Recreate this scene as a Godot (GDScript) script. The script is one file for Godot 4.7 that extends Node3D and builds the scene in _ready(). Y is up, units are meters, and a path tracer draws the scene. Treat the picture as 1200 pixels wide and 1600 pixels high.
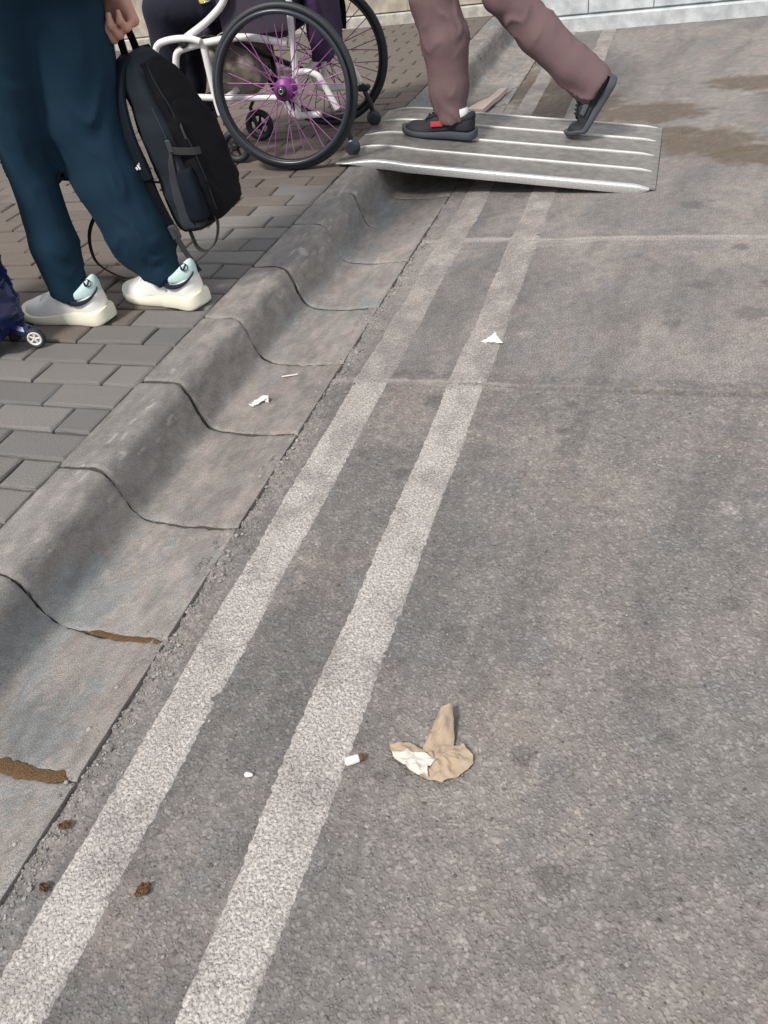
extends Node3D
# ------------------------------------------------------------------ small tools
var rng := RandomNumberGenerator.new()
var M := {}
var nz_a := FastNoiseLite.new()
var nz_b := FastNoiseLite.new()
var nz_c := FastNoiseLite.new()
var nz_cell := FastNoiseLite.new()

func L(r: float, g: float, b: float) -> Color:
	return Color(r, g, b).linear_to_srgb()

func smooth_step(a: float, b: float, x: float) -> float:
	var t := clampf((x - a) / (b - a), 0.0, 1.0)
	return t * t * (3.0 - 2.0 * t)

func grain_image(size: int, freq: float, octaves: int, lo: float, hi: float, contrast: float, seed_value: int, kind := FastNoiseLite.TYPE_SIMPLEX_SMOOTH) -> Image:
	var n := FastNoiseLite.new()
	n.seed = seed_value; n.noise_type = kind; n.frequency = freq
	n.fractal_octaves = octaves; n.fractal_gain = 0.6
	var im := n.get_seamless_image(size, size)
	im.convert(Image.FORMAT_L8)
	var data := im.get_data()
	for i in data.size():
		var v := clampf(0.5 + (data[i] / 255.0 - 0.5) * contrast, 0.0, 1.0)
		data[i] = int(clampf((lo + (hi - lo) * v) * 255.0, 0.0, 255.0))
	return Image.create_from_data(size, size, false, Image.FORMAT_L8, data)

# crushed stones of mixed size and tone bedded in binder: [tone, height], seamless
func stone_images(size: int, count: int, r_min: float, r_max: float, binder: float, seed_value: int) -> Array:
	var r := RandomNumberGenerator.new(); r.seed = seed_value
	var tone := PackedByteArray(); tone.resize(size * size); tone.fill(int(binder * 255.0))
	var high := PackedByteArray(); high.resize(size * size); high.fill(40)
	for i in count:
		var cx := r.randi() % size; var cy := r.randi() % size
		var big := lerpf(r_min, r_max, pow(r.randf(), 3.0)); var a := r.randf() * PI; var squash := r.randf_range(0.55, 1.0)
		var shade := clampf(r.randfn(0.86, 0.06), 0.66, 1.0) if r.randf() < 0.95 else r.randf_range(0.55, 1.0); var top := r.randf_range(0.5, 1.0)
		var ca := cos(a) / big; var sa := sin(a) / big; var n := int(big / squash) + 1; var p := r.randf_range(2.2, 4.0)
		for y in range(-n, n + 1):
			for x in range(-n, n + 1):
				var u := absf(x * ca + y * sa); var v := absf(-x * sa + y * ca) / squash
				var d := pow(u, p) + pow(v, p)
				if d >= 1.0: continue
				var k := posmod(cy + y, size) * size + posmod(cx + x, size); var h := int(40.0 + 205.0 * top * (1.0 - d * d))
				if h >= high[k]:
					high[k] = h; tone[k] = int(shade * 255.0)
	return [Image.create_from_data(size, size, false, Image.FORMAT_L8, tone), Image.create_from_data(size, size, false, Image.FORMAT_L8, high)]

func tex(im: Image) -> ImageTexture:
	im.generate_mipmaps()
	return ImageTexture.create_from_image(im)

func mat(called: String, col: Color, rough := 0.8, metal := 0.0) -> StandardMaterial3D:
	var m := StandardMaterial3D.new()
	m.resource_name = called; m.albedo_color = col; m.roughness = rough; m.metallic = metal
	M[called] = m
	return m

func textured(m: StandardMaterial3D, albedo: Texture2D, scale: float, bump: Texture2D = null, bump_cm := 0.1) -> StandardMaterial3D:
	m.uv1_triplanar = true; m.uv1_world_triplanar = true
	m.uv1_scale = Vector3.ONE * scale
	if albedo: m.albedo_texture = albedo
	if bump:
		m.heightmap_enabled = true; m.heightmap_texture = bump; m.heightmap_scale = bump_cm
	return m

func tag(o: Node, label := "", category := "", group := "", kind := "") -> void:
	if label: o.set_meta("label", label)
	if category: o.set_meta("category", category)
	if group: o.set_meta("group", group)
	if kind: o.set_meta("kind", kind)

func thing(called: String, label: String, category: String, at := Vector3.ZERO, turn := 0.0) -> Node3D:
	var o := Node3D.new(); o.name = called
	add_child(o, true); o.position = at; o.rotation.y = turn
	tag(o, label, category)
	return o

func setting(called: String, label: String) -> Node3D:
	var o := Node3D.new(); o.name = called
	add_child(o, true); tag(o, label, "", "", "structure")
	return o

# ------------------------------------------------------------------ mesh building
class Build:
	var v := PackedVector3Array()
	var c := PackedColorArray()
	var ix := PackedInt32Array()
	var flat := false
	func quad(a: int, b: int, d: int, e: int) -> void:
		ix.append_array([a, b, d, a, d, e])
	func rings(rs: Array, closed := true, cap := true, loop := false) -> void:   # a skin through rings of equal length
		var base := v.size(); var n: int = rs[0].size(); var m := rs.size()
		for r in rs:
			for p in r: v.append(p)
		var last := m if loop else m - 1
		for i in last:
			var i2 := (i + 1) % m
			for j in (n if closed else n - 1):
				var k := (j + 1) % n
				quad(base + i * n + j, base + i2 * n + j, base + i2 * n + k, base + i * n + k)
		if cap and not loop:
			for e in [0, m - 1]:
				var mid := Vector3.ZERO
				for p in rs[e]: mid += p
				v.append(mid / n)
				var at := v.size() - 1
				for j in n:
					if e == 0: ix.append_array([base + j, base + (j + 1) % n, at])
					else: ix.append_array([base + e * n + (j + 1) % n, base + e * n + j, at])
	func tube(path: Array, r, sides := 10, cap := true, loop := false) -> void:
		var rs := []; var up := Vector3.UP; var m := path.size()
		for i in m:
			var d: Vector3
			if loop: d = path[(i + 1) % m] - path[(i - 1 + m) % m]
			else: d = path[mini(i + 1, m - 1)] - path[maxi(i - 1, 0)]
			d = d.normalized()
			if i == 0 and absf(d.dot(up)) > 0.95: up = Vector3.RIGHT
			var s := d.cross(up).normalized(); up = s.cross(d).normalized()
			var rad: float = r[i] if r is Array else r
			var ring := []
			for j in sides:
				var a := TAU * j / sides
				ring.append(path[i] + (s * cos(a) + up * sin(a)) * rad)
			rs.append(ring)
		rings(rs, true, cap, loop)
	func ribbon(path: Array, side: Vector3, w: float, t: float) -> void:   # a strap: flat section swept along a path
		var rs := []; var m := path.size()
		for i in m:
			var d: Vector3 = (path[mini(i + 1, m - 1)] - path[maxi(i - 1, 0)]).normalized()
			var s := (side - d * side.dot(d)).normalized(); var n := d.cross(s).normalized()
			var ring := []
			for q in [[-1, -0.5], [-0.9, -1], [0.9, -1], [1, -0.5], [1, 0.5], [0.9, 1], [-0.9, 1], [-1, 0.5]]:
				ring.append(path[i] + s * (q[0] * w * 0.5) + n * (q[1] * t * 0.5))
			rs.append(ring)
		rings(rs)
	func torus(at: Vector3, axis: Vector3, big: float, small: float, n := 64, m := 10, squash := 1.0) -> void:
		axis = axis.normalized()
		var u := axis.cross(Vector3.UP)
		if u.length() < 0.1: u = axis.cross(Vector3.RIGHT)
		u = u.normalized(); var w := axis.cross(u)
		var rs := []
		for i in n:
			var a := TAU * i / n; var out := u * cos(a) + w * sin(a); var ring := []
			for j in m:
				var b := TAU * j / m
				ring.append(at + out * (big + cos(b) * small) + axis * (sin(b) * small * squash))
			rs.append(ring)
		rings(rs, true, false, true)
	func disc(at: Vector3, axis: Vector3, prof: Array, n := 24) -> void:   # lathe: prof holds [radius, along axis]
		axis = axis.normalized()
		var u := axis.cross(Vector3.UP)
		if u.length() < 0.1: u = axis.cross(Vector3.RIGHT)
		u = u.normalized(); var w := axis.cross(u); var rs := []
		for p in prof:
			var ring := []
			for i in n:
				var a := TAU * i / n
				ring.append(at + (u * cos(a) + w * sin(a)) * p[0] + axis * p[1])
			rs.append(ring)
		rings(rs)
	func box(at: Vector3, size: Vector3, bevel := 0.004, basis := Basis.IDENTITY) -> void:   # chamfered box
		var h := size * 0.5; var b: float = minf(bevel, minf(h.x, minf(h.y, h.z)) * 0.9); var rs := []
		for lv in [[-h.y, b], [-h.y + b, 0.0], [h.y - b, 0.0], [h.y, b]]:
			var ring := []; var x: float = h.x - lv[1]; var z: float = h.z - lv[1]
			for q in [[-1, -1, 1, 0], [-1, -1, 0, 1], [-1, 1, 0, -1], [-1, 1, 1, 0], [1, 1, -1, 0], [1, 1, 0, -1], [1, -1, 0, 1], [1, -1, -1, 0]]:
				ring.append(at + basis * Vector3(q[0] * x + q[2] * b, lv[0], q[1] * z + q[3] * b))
			rs.append(ring)
		rings(rs)
		flat = true

func commit(called: String, b: Build, m: Material, parent: Node, closed := true) -> MeshInstance3D:
	var v := b.v; var ix := b.ix; var c := b.c
	if b.flat:                                             # hard edges: every triangle its own corners
		var v2 := PackedVector3Array(); v2.resize(ix.size())
		for i in ix.size(): v2[i] = v[ix[i]]
		v = v2; ix = PackedInt32Array(range(v2.size()))
	if closed:
		var vol := 0.0
		for t in range(0, ix.size(), 3): vol += v[ix[t]].dot(v[ix[t + 1]].cross(v[ix[t + 2]]))
		if vol > 0.0:
			for t in range(0, ix.size(), 3):
				var s := ix[t]; ix[t] = ix[t + 1]; ix[t + 1] = s
	var n := PackedVector3Array(); n.resize(v.size())
	for t in range(0, ix.size(), 3):
		var i0 := ix[t]; var i1 := ix[t + 1]; var i2 := ix[t + 2]
		var f := (v[i2] - v[i0]).cross(v[i1] - v[i0])
		n[i0] += f; n[i1] += f; n[i2] += f
	for i in n.size(): n[i] = n[i].normalized() if n[i].length_squared() > 1e-20 else Vector3.UP
	var arr := []; arr.resize(Mesh.ARRAY_MAX)
	arr[Mesh.ARRAY_VERTEX] = v; arr[Mesh.ARRAY_NORMAL] = n; arr[Mesh.ARRAY_INDEX] = ix
	if c.size() == v.size(): arr[Mesh.ARRAY_COLOR] = c
	var me := ArrayMesh.new()
	me.add_surface_from_arrays(Mesh.PRIMITIVE_TRIANGLES, arr)
	return place(called, me, m, parent)

func place(called: String, me: Mesh, m: Material, parent: Node) -> MeshInstance3D:
	var o := MeshInstance3D.new(); o.name = called; o.mesh = me; o.material_override = m
	parent.add_child(o, true)
	return o

# a smooth solid from tapered capsules [a, b, ra, rb]; cuts are [point, outward normal, reach]; bend moves each point along its normal
func solid(prims: Array, cell: float, k: float, cuts := [], bend = null, into: Build = null) -> Build:
	var lo := Vector3.ONE * 1e9; var hi := -lo
	for p in prims:
		var r: float = maxf(p[2], p[3]) + k * 0.3 + cell * 2.5
		for q in [p[0], p[1]]:
			lo = lo.min(q - Vector3.ONE * r); hi = hi.max(q + Vector3.ONE * r)
	var nx := int((hi.x - lo.x) / cell) + 2; var ny := int((hi.y - lo.y) / cell) + 2; var nzz := int((hi.z - lo.z) / cell) + 2
	var f := PackedFloat32Array(); f.resize(nx * ny * nzz); f.fill(1e3)
	var sxy := nx * ny
	for p in prims:
		var a: Vector3 = p[0]; var b: Vector3 = p[1]; var ra: float = p[2]; var rb: float = p[3]
		var sq: Vector3 = p[4] if p.size() > 4 else Vector3.ONE
		var least := minf(sq.x, minf(sq.y, sq.z))
		var r: float = maxf(ra, rb) + k * 0.3 + cell * 2.2
		var l := (a.min(b) - Vector3.ONE * r - lo) / cell; var h := (a.max(b) + Vector3.ONE * r - lo) / cell
		var ab := (b - a) / sq; var inv := 1.0 / maxf(ab.length_squared(), 1e-12)
		for z in range(maxi(int(l.z), 0), mini(int(h.z) + 1, nzz)):
			for y in range(maxi(int(l.y), 0), mini(int(h.y) + 1, ny)):
				var row := z * sxy + y * nx
				for x in range(maxi(int(l.x), 0), mini(int(h.x) + 1, nx)):
					var ap := (lo + Vector3(x, y, z) * cell - a) / sq
					var t := clampf(ap.dot(ab) * inv, 0.0, 1.0)
					var d := ((ap - ab * t).length() - (ra + (rb - ra) * t)) * least
					var g := f[row + x]
					var m := absf(g - d)
					if m < k: f[row + x] = minf(g, d) - (k - m) * (k - m) * 0.25 / k
					elif d < g: f[row + x] = d
	for cu in cuts:
		var at: Vector3 = cu[0]; var nn: Vector3 = cu[1]; var reach: float = cu[2]
		var l := (at - Vector3.ONE * reach - lo) / cell; var h := (at + Vector3.ONE * reach - lo) / cell
		for z in range(maxi(int(l.z), 0), mini(int(h.z) + 1, nzz)):
			for y in range(maxi(int(l.y), 0), mini(int(h.y) + 1, ny)):
				for x in range(maxi(int(l.x), 0), mini(int(h.x) + 1, nx)):
					var q := lo + Vector3(x, y, z) * cell - at
					if q.length() < reach:
						var i := z * sxy + y * nx + x
						f[i] = maxf(f[i], q.dot(nn))
	var off := PackedInt32Array([0, 1, nx, nx + 1, sxy, sxy + 1, sxy + nx, sxy + nx + 1])
	var cor := [Vector3(0, 0, 0), Vector3(1, 0, 0), Vector3(0, 1, 0), Vector3(1, 1, 0), Vector3(0, 0, 1), Vector3(1, 0, 1), Vector3(0, 1, 1), Vector3(1, 1, 1)]
	var edges := [[0, 1], [2, 3], [4, 5], [6, 7], [0, 2], [1, 3], [4, 6], [5, 7], [0, 4], [1, 5], [2, 6], [3, 7]]
	var out := Build.new() if into == null else into
	var first := out.v.size()
	var at_cell := {}
	var far := cell * 2.0
	for z in nzz - 1:
		for y in ny - 1:
			var row := z * sxy + y * nx
			for x in nx - 1:
				var i := row + x
				if absf(f[i]) > far: continue
				var mask := 0
				for q in 8:
					if f[i + off[q]] < 0.0: mask |= 1 << q
				if mask == 0 or mask == 255: continue
				var sum := Vector3.ZERO; var cnt := 0
				for e in edges:
					var fa := f[i + off[e[0]]]; var fb := f[i + off[e[1]]]
					if (fa < 0.0) != (fb < 0.0):
						sum += cor[e[0]].lerp(cor[e[1]], fa / (fa - fb)); cnt += 1
				at_cell[i] = out.v.size()
				out.v.append(lo + (Vector3(x, y, z) + sum / cnt) * cell)
	for i in at_cell:
		var s := f[i] < 0.0
		for ax in [[1, nx, sxy], [nx, sxy, 1], [sxy, 1, nx]]:
			if (f[i + ax[0]] < 0.0) == s: continue
			var i1: int = i - ax[1]; var i2: int = i - ax[1] - ax[2]; var i3: int = i - ax[2]
			if not (at_cell.has(i1) and at_cell.has(i2) and at_cell.has(i3)): continue
			if s: out.quad(at_cell[i], at_cell[i1], at_cell[i2], at_cell[i3])
			else: out.quad(at_cell[i], at_cell[i3], at_cell[i2], at_cell[i1])
	if bend != null:
		var n := PackedVector3Array(); n.resize(out.v.size())
		for t in range(0, out.ix.size(), 3):
			var i0 := out.ix[t]; var i1 := out.ix[t + 1]; var i2 := out.ix[t + 2]
			var g := (out.v[i1] - out.v[i0]).cross(out.v[i2] - out.v[i0])
			n[i0] += g; n[i1] += g; n[i2] += g
		for i in range(first, out.v.size()):
			var nn := n[i].normalized()
			out.v[i] += nn * float(bend.call(out.v[i], nn))
	return out

func curve(points: Array, step := 0.01) -> Array:   # a smooth path through points
	var c := Curve3D.new(); c.bake_interval = step
	for i in points.size():
		var t := Vector3.ZERO
		if i > 0 and i < points.size() - 1: t = (points[i + 1] - points[i - 1]) / 6.0
		c.add_point(points[i], -t, t)
	return Array(c.get_baked_points())

# ------------------------------------------------------------------ the scene
const KERB_Y := 0.122
var CRACKS := [[-1.625, 0.007, 0.030], [-2.50, 0.005, 0.012]]
var KERB_JOINTS := [0.43, 0.125, -0.175, -0.465, -0.741, -1.044, -1.377, -1.70, -2.02, -2.345, -2.635, -2.93, -3.24, -3.55, -3.86, -4.17, -4.48, -4.79, -5.10, -5.41, -5.78]

func _ready() -> void:
	rng.seed = 20241
	# camera: about a metre above the road, tipped down and rolled a little
	var cam := Camera3D.new(); cam.name = "camera"
	cam.transform = Transform3D(Basis(Vector3(0.95060, -0.12476, -0.28424), Vector3(-0.09010, 0.76538, -0.63725), Vector3(0.29705, 0.63138, 0.71633)).orthonormalized(), Vector3(0, 1.0, 0))
	cam.fov = 65.24; cam.near = 0.05; cam.far = 400.0
	add_child(cam); cam.current = true
	# overcast daylight
	var env := Environment.new()
	var sky_mat := ProceduralSkyMaterial.new()
	sky_mat.sky_top_color = Color(0.86, 0.87, 0.89); sky_mat.sky_horizon_color = Color(0.87, 0.87, 0.88); sky_mat.sky_curve = 0.2
	sky_mat.ground_bottom_color = Color(0.4, 0.39, 0.38); sky_mat.ground_horizon_color = Color(0.6, 0.6, 0.6)
	sky_mat.sun_angle_max = 1.0
	var sky := Sky.new(); sky.sky_material = sky_mat
	env.background_mode = Environment.BG_SKY; env.sky = sky; env.background_energy_multiplier = 0.5
	env.tonemap_mode = Environment.TONE_MAPPER_LINEAR
	env.tonemap_exposure = 2.4
	env.sdfgi_enabled = true; env.ssao_enabled = true; env.ssil_enabled = true
	var we := WorldEnvironment.new(); we.environment = env; we.name = "world_environment"; add_child(we)
	var sun := DirectionalLight3D.new(); sun.name = "sun"
	sun.light_energy = 0.5; sun.light_angular_distance = 11.0; sun.light_color = Color(1.0, 0.97, 0.93); sun.shadow_enabled = true
	add_child(sun)
	sun.look_at_from_position(Vector3.ZERO, Vector3(0.30, -1.0, -0.75), Vector3.UP)
	setup_noise(); setup_materials()
	build_road(); build_kerb(); build_pavement(); build_walls()
	build_ramp(); build_wheelchair()
	build_standing_person(); build_backpack(); build_suitcase()
	build_walking_person(); build_seated_person()
	build_litter()

var SPOTS := []      # old oil drips and gum: [x, z, radius, colour]

func setup_noise() -> void:
	nz_a.seed = 11; nz_a.noise_type = FastNoiseLite.TYPE_SIMPLEX_SMOOTH; nz_a.frequency = 1.0; nz_a.fractal_type = FastNoiseLite.FRACTAL_NONE
	nz_b.seed = 23; nz_b.noise_type = FastNoiseLite.TYPE_SIMPLEX_SMOOTH; nz_b.frequency = 1.0; nz_b.fractal_octaves = 4; nz_b.fractal_type = FastNoiseLite.FRACTAL_FBM
	nz_c.seed = 37; nz_c.noise_type = FastNoiseLite.TYPE_SIMPLEX_SMOOTH; nz_c.frequency = 1.0; nz_c.fractal_octaves = 3; nz_c.fractal_type = FastNoiseLite.FRACTAL_RIDGED
	nz_cell.seed = 5; nz_cell.noise_type = FastNoiseLite.TYPE_CELLULAR; nz_cell.frequency = 1.0; nz_cell.fractal_type = FastNoiseLite.FRACTAL_NONE
	nz_cell.cellular_return_type = FastNoiseLite.RETURN_DISTANCE

func setup_materials() -> void:
	var grit := tex(grain_image(1024, 0.07, 4, 0.70, 1.0, 1.9, 3))
	var grit_bump := tex(grain_image(1024, 0.07, 4, 0.0, 1.0, 1.7, 3))
	var stones := stone_images(1024, 20000, 2.0, 7.5, 0.78, 77); var stone_tone := tex(stones[0]); stones[1].resize(420, 420, Image.INTERPOLATE_LANCZOS); stones[1].resize(1024, 1024, Image.INTERPOLATE_CUBIC); var stone_high := tex(stones[1])
	var fine := tex(grain_image(512, 0.09, 3, 0.78, 1.0, 1.5, 4))
	var fine_bump := tex(grain_image(512, 0.12, 3, 0.0, 1.0, 1.3, 6))
	var blotch := tex(grain_image(512, 0.012, 5, 0.82, 1.0, 1.6, 8))
	var weave := tex(grain_image(256, 0.35, 2, 0.0, 1.0, 1.2, 12))
	var asphalt := textured(mat("asphalt", Color.WHITE, 0.9), stone_tone, 1.9, stone_high, 0.20)
	asphalt.vertex_color_use_as_albedo = true
	var smoother := textured(mat("asphalt_smooth", Color.WHITE, 0.9), grit, 2.3, stone_high, 0.12)
	smoother.vertex_color_use_as_albedo = true
	var line_paint := textured(mat("line_paint", Color.WHITE, 0.8), grit, 2.2, stone_high, 0.22)
	line_paint.vertex_color_use_as_albedo = true
	textured(mat("asphalt_far", L(0.272, 0.257, 0.249), 0.93), stone_tone, 1.9, stone_high, 0.2)
	var kc := textured(mat("kerb_concrete", Color.WHITE, 0.88), grit, 4.3, grit_bump, 0.06)
	kc.vertex_color_use_as_albedo = true
	for i in 6:
		var t: Array = [[0.208, 0.200, 0.194], [0.184, 0.179, 0.175], [0.230, 0.219, 0.211], [0.196, 0.185, 0.176], [0.218, 0.206, 0.195], [0.174, 0.170, 0.168]][i]
		textured(mat("paver_grey_%d" % i, L(t[0] * 1.06, t[1] * 1.06, t[2] * 1.06), 0.9), grit, 3.7 + i * 0.31, fine_bump, 0.06)
	for i in 5:
		var t: Array = [[0.160, 0.133, 0.114], [0.145, 0.124, 0.108], [0.174, 0.149, 0.130], [0.158, 0.137, 0.120], [0.166, 0.138, 0.118]][i]
		textured(mat("paver_brown_%d" % i, L(t[0], t[1], t[2]), 0.9), fine, 3.7 + i * 0.31, fine_bump, 0.06)
	textured(mat("joint_sand", L(0.06, 0.055, 0.05), 0.95), fine, 5.0, fine_bump, 0.1)
	textured(mat("wall_beige", L(0.46, 0.42, 0.35), 0.85), blotch, 1.3, fine_bump, 0.06)
	textured(mat("wall_skirting", L(0.5, 0.48, 0.44), 0.8), blotch, 2.3, fine_bump, 0.05)
	textured(mat("panel_white", L(0.60, 0.64, 0.665), 0.6), blotch, 1.1, fine_bump, 0.03)
	textured(mat("sign_red", L(0.45, 0.2, 0.2), 0.6), blotch, 2.0)
	textured(mat("mud", L(0.20, 0.115, 0.05), 0.95), grit, 4.0, grit_bump, 0.3)
	textured(mat("aluminium", L(0.27, 0.26, 0.25), 0.5, 0.3), blotch, 3.0, fine_bump, 0.02)
	textured(mat("aluminium_bright", L(0.8, 0.81, 0.81), 0.34, 0.5), grit, 3.0)
	textured(mat("aluminium_rib", L(0.75, 0.75, 0.74), 0.42, 0.3), fine, 4.0)
	mat("rubber", L(0.018, 0.022, 0.028), 0.55)
	mat("hand_rim", L(0.03, 0.038, 0.05), 0.3)
	mat("wheel_purple", L(0.20, 0.045, 0.21), 0.35, 0.4)
	mat("spoke_purple", L(0.28, 0.095, 0.27), 0.35, 0.3)
	mat("white_frame", L(0.74, 0.74, 0.75), 0.3)
	mat("chrome", L(0.6, 0.6, 0.62), 0.2, 0.9)
	mat("black_plastic", L(0.012, 0.012, 0.014), 0.45)
	textured(mat("cushion", L(0.06, 0.05, 0.08), 0.9), fine, 8.0, weave, 0.03)
	textured(mat("bag_purple", L(0.035, 0.012, 0.06), 0.85), fine, 8.0, weave, 0.03)
	textured(mat("cloth_beige", L(0.36, 0.32, 0.27), 0.9), fine, 8.0, weave, 0.03)
	var teal := textured(mat("trousers_teal", L(0.014, 0.039, 0.068), 0.9), fine, 9.0, weave, 0.02)
	teal.metallic_specular = 0.25
	var mauve := textured(mat("trousers_mauve", L(0.205, 0.138, 0.145), 0.9), fine, 9.0, weave, 0.02)
	mauve.metallic_specular = 0.25
	textured(mat("trousers_navy", L(0.006, 0.007, 0.024), 0.9), fine, 9.0, weave, 0.02)
	textured(mat("jacket_dark", L(0.012, 0.022, 0.03), 0.85), fine, 9.0, weave, 0.02)
	textured(mat("shirt_grey", L(0.14, 0.14, 0.15), 0.9), fine, 9.0, weave, 0.02)
	var skin := mat("skin", L(0.46, 0.25, 0.19), 0.55)
	skin.subsurf_scatter_enabled = true; skin.subsurf_scatter_strength = 0.12
	mat("hair", L(0.02, 0.014, 0.01), 0.7)
	mat("shoe_white", L(0.74, 0.74, 0.72), 0.6)
	mat("sole_white", L(0.74, 0.73, 0.60), 0.55)
	mat("shoe_mint", L(0.50, 0.68, 0.66), 0.8)
	mat("shoe_mark", L(0.01, 0.018, 0.035), 0.6)
	textured(mat("shoe_black", L(0.016, 0.018, 0.024), 0.75), fine, 9.0, weave, 0.03)
	mat("sole_black", L(0.05, 0.058, 0.075), 0.7)
	mat("shoe_red", L(0.42, 0.035, 0.05), 0.7)
	mat("sock_white", L(0.7, 0.7, 0.7), 0.9)
	textured(mat("pack_slate", L(0.024, 0.033, 0.042), 0.75), fine, 10.0, weave, 0.03).metallic_specular = 0.2
	textured(mat("pack_grey", L(0.05, 0.056, 0.068), 0.7), fine, 10.0, weave, 0.03).metallic_specular = 0.2
	textured(mat("pack_navy", L(0.013, 0.018, 0.028), 0.7), fine, 10.0, weave, 0.04).metallic_specular = 0.2
	textured(mat("pack_black", L(0.010, 0.010, 0.013), 0.75), fine, 10.0, weave, 0.03).metallic_specular = 0.2
	textured(mat("webbing", L(0.032, 0.034, 0.038), 0.8), fine, 12.0, weave, 0.04)
	mat("buckle", L(0.05, 0.05, 0.055), 0.35)
	mat("logo_white", L(0.75, 0.78, 0.82), 0.6)
	mat("suitcase_blue", L(0.008, 0.016, 0.07), 0.22)
	mat("paper_inside", L(0.60, 0.56, 0.51), 0.9)
	mat("paper_white", L(0.70, 0.69, 0.67), 0.9)
	var kraft := textured(mat("paper_brown", L(0.49, 0.385, 0.285), 0.9), fine, 14.0, fine_bump, 0.02)
	kraft.cull_mode = BaseMaterial3D.CULL_DISABLED
	mat("leaf_brown", L(0.12, 0.06, 0.028), 0.9)
	mat("plank", L(0.46, 0.37, 0.33), 0.85)
	mat("bottle_yellow", L(0.72, 0.58, 0.10), 0.4)
	var pebble := mat("pebble", Color.WHITE, 0.9)
	pebble.vertex_color_use_as_albedo = true

# ------------------------------------------------------------------ road
func crack_z(i: int, x: float) -> float:
	return CRACKS[i][0] + 0.010 * nz_b.get_noise_2d(x * 2.5 + i * 40.0, 7.0) - 0.012 * x * (1 - i)

func road_height(x: float, z: float) -> float:
	var near := 1.0 - 0.62 * smooth_step(-1.4, -1.72, z)
	var patch := smooth_step(0.15, 0.42, nz_b.get_noise_2d(x * 7.0 + 30.0, z * 4.2))          # worn smooth patches
	var amp := near * (1.0 - 0.8 * patch) * (0.75 + 0.5 * nz_a.get_noise_2d(x * 3.0, z * 3.0 + 50.0))
	var f1 := nz_b.get_noise_2d(x * 34.0, z * 29.0); var f2 := nz_b.get_noise_2d(x * 90.0 + 40.0, z * 78.0)
	var h := minf(f1, 0.2) * 0.0030 + minf(f2, 0.12) * 0.0024
	h *= amp
	h += nz_a.get_noise_2d(x * 1.7, z * 1.7) * 0.003 + nz_a.get_noise_2d(x * 7.0, z * 7.0) * 0.0012
	for i in CRACKS.size():
		if absf(z - CRACKS[i][0]) < 0.06:
			var d := absf(z - crack_z(i, x))
			var w: float = CRACKS[i][1] * (0.5 + 0.9 * smooth_step(-0.55, 0.15, x + 0.25 * nz_a.get_noise_1d(x * 9.0)))
			h -= CRACKS[i][2] * (1.0 - smooth_step(w * 0.4, w * 1.5, d)) * smooth_step(-0.72, -0.1, x)
			h += 0.004 * exp(-d * d / 0.0012)
	h += 0.004 * smooth_step(-0.69, -0.745, x) * (nz_a.get_noise_2d(x * 60.0, z * 45.0) + 0.2 + 0.8 * nz_a.get_noise_2d(3.0, z * 9.0))   # crumbled edge
	if x < -0.70:
		var seam := -0.747 + 0.014 * nz_b.get_noise_2d(z * 9.0, 71.0) + 0.006 * nz_a.get_noise_2d(z * 70.0, 5.0)
		var open := smooth_step(-0.15, 0.3, nz_b.get_noise_2d(z * 6.0, 171.0))            # in places the asphalt closes up to the gutter
		h -= (0.003 + 0.009 * open) * smooth_step(seam + 0.005, seam - 0.004, x)
	return h - 0.001

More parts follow.
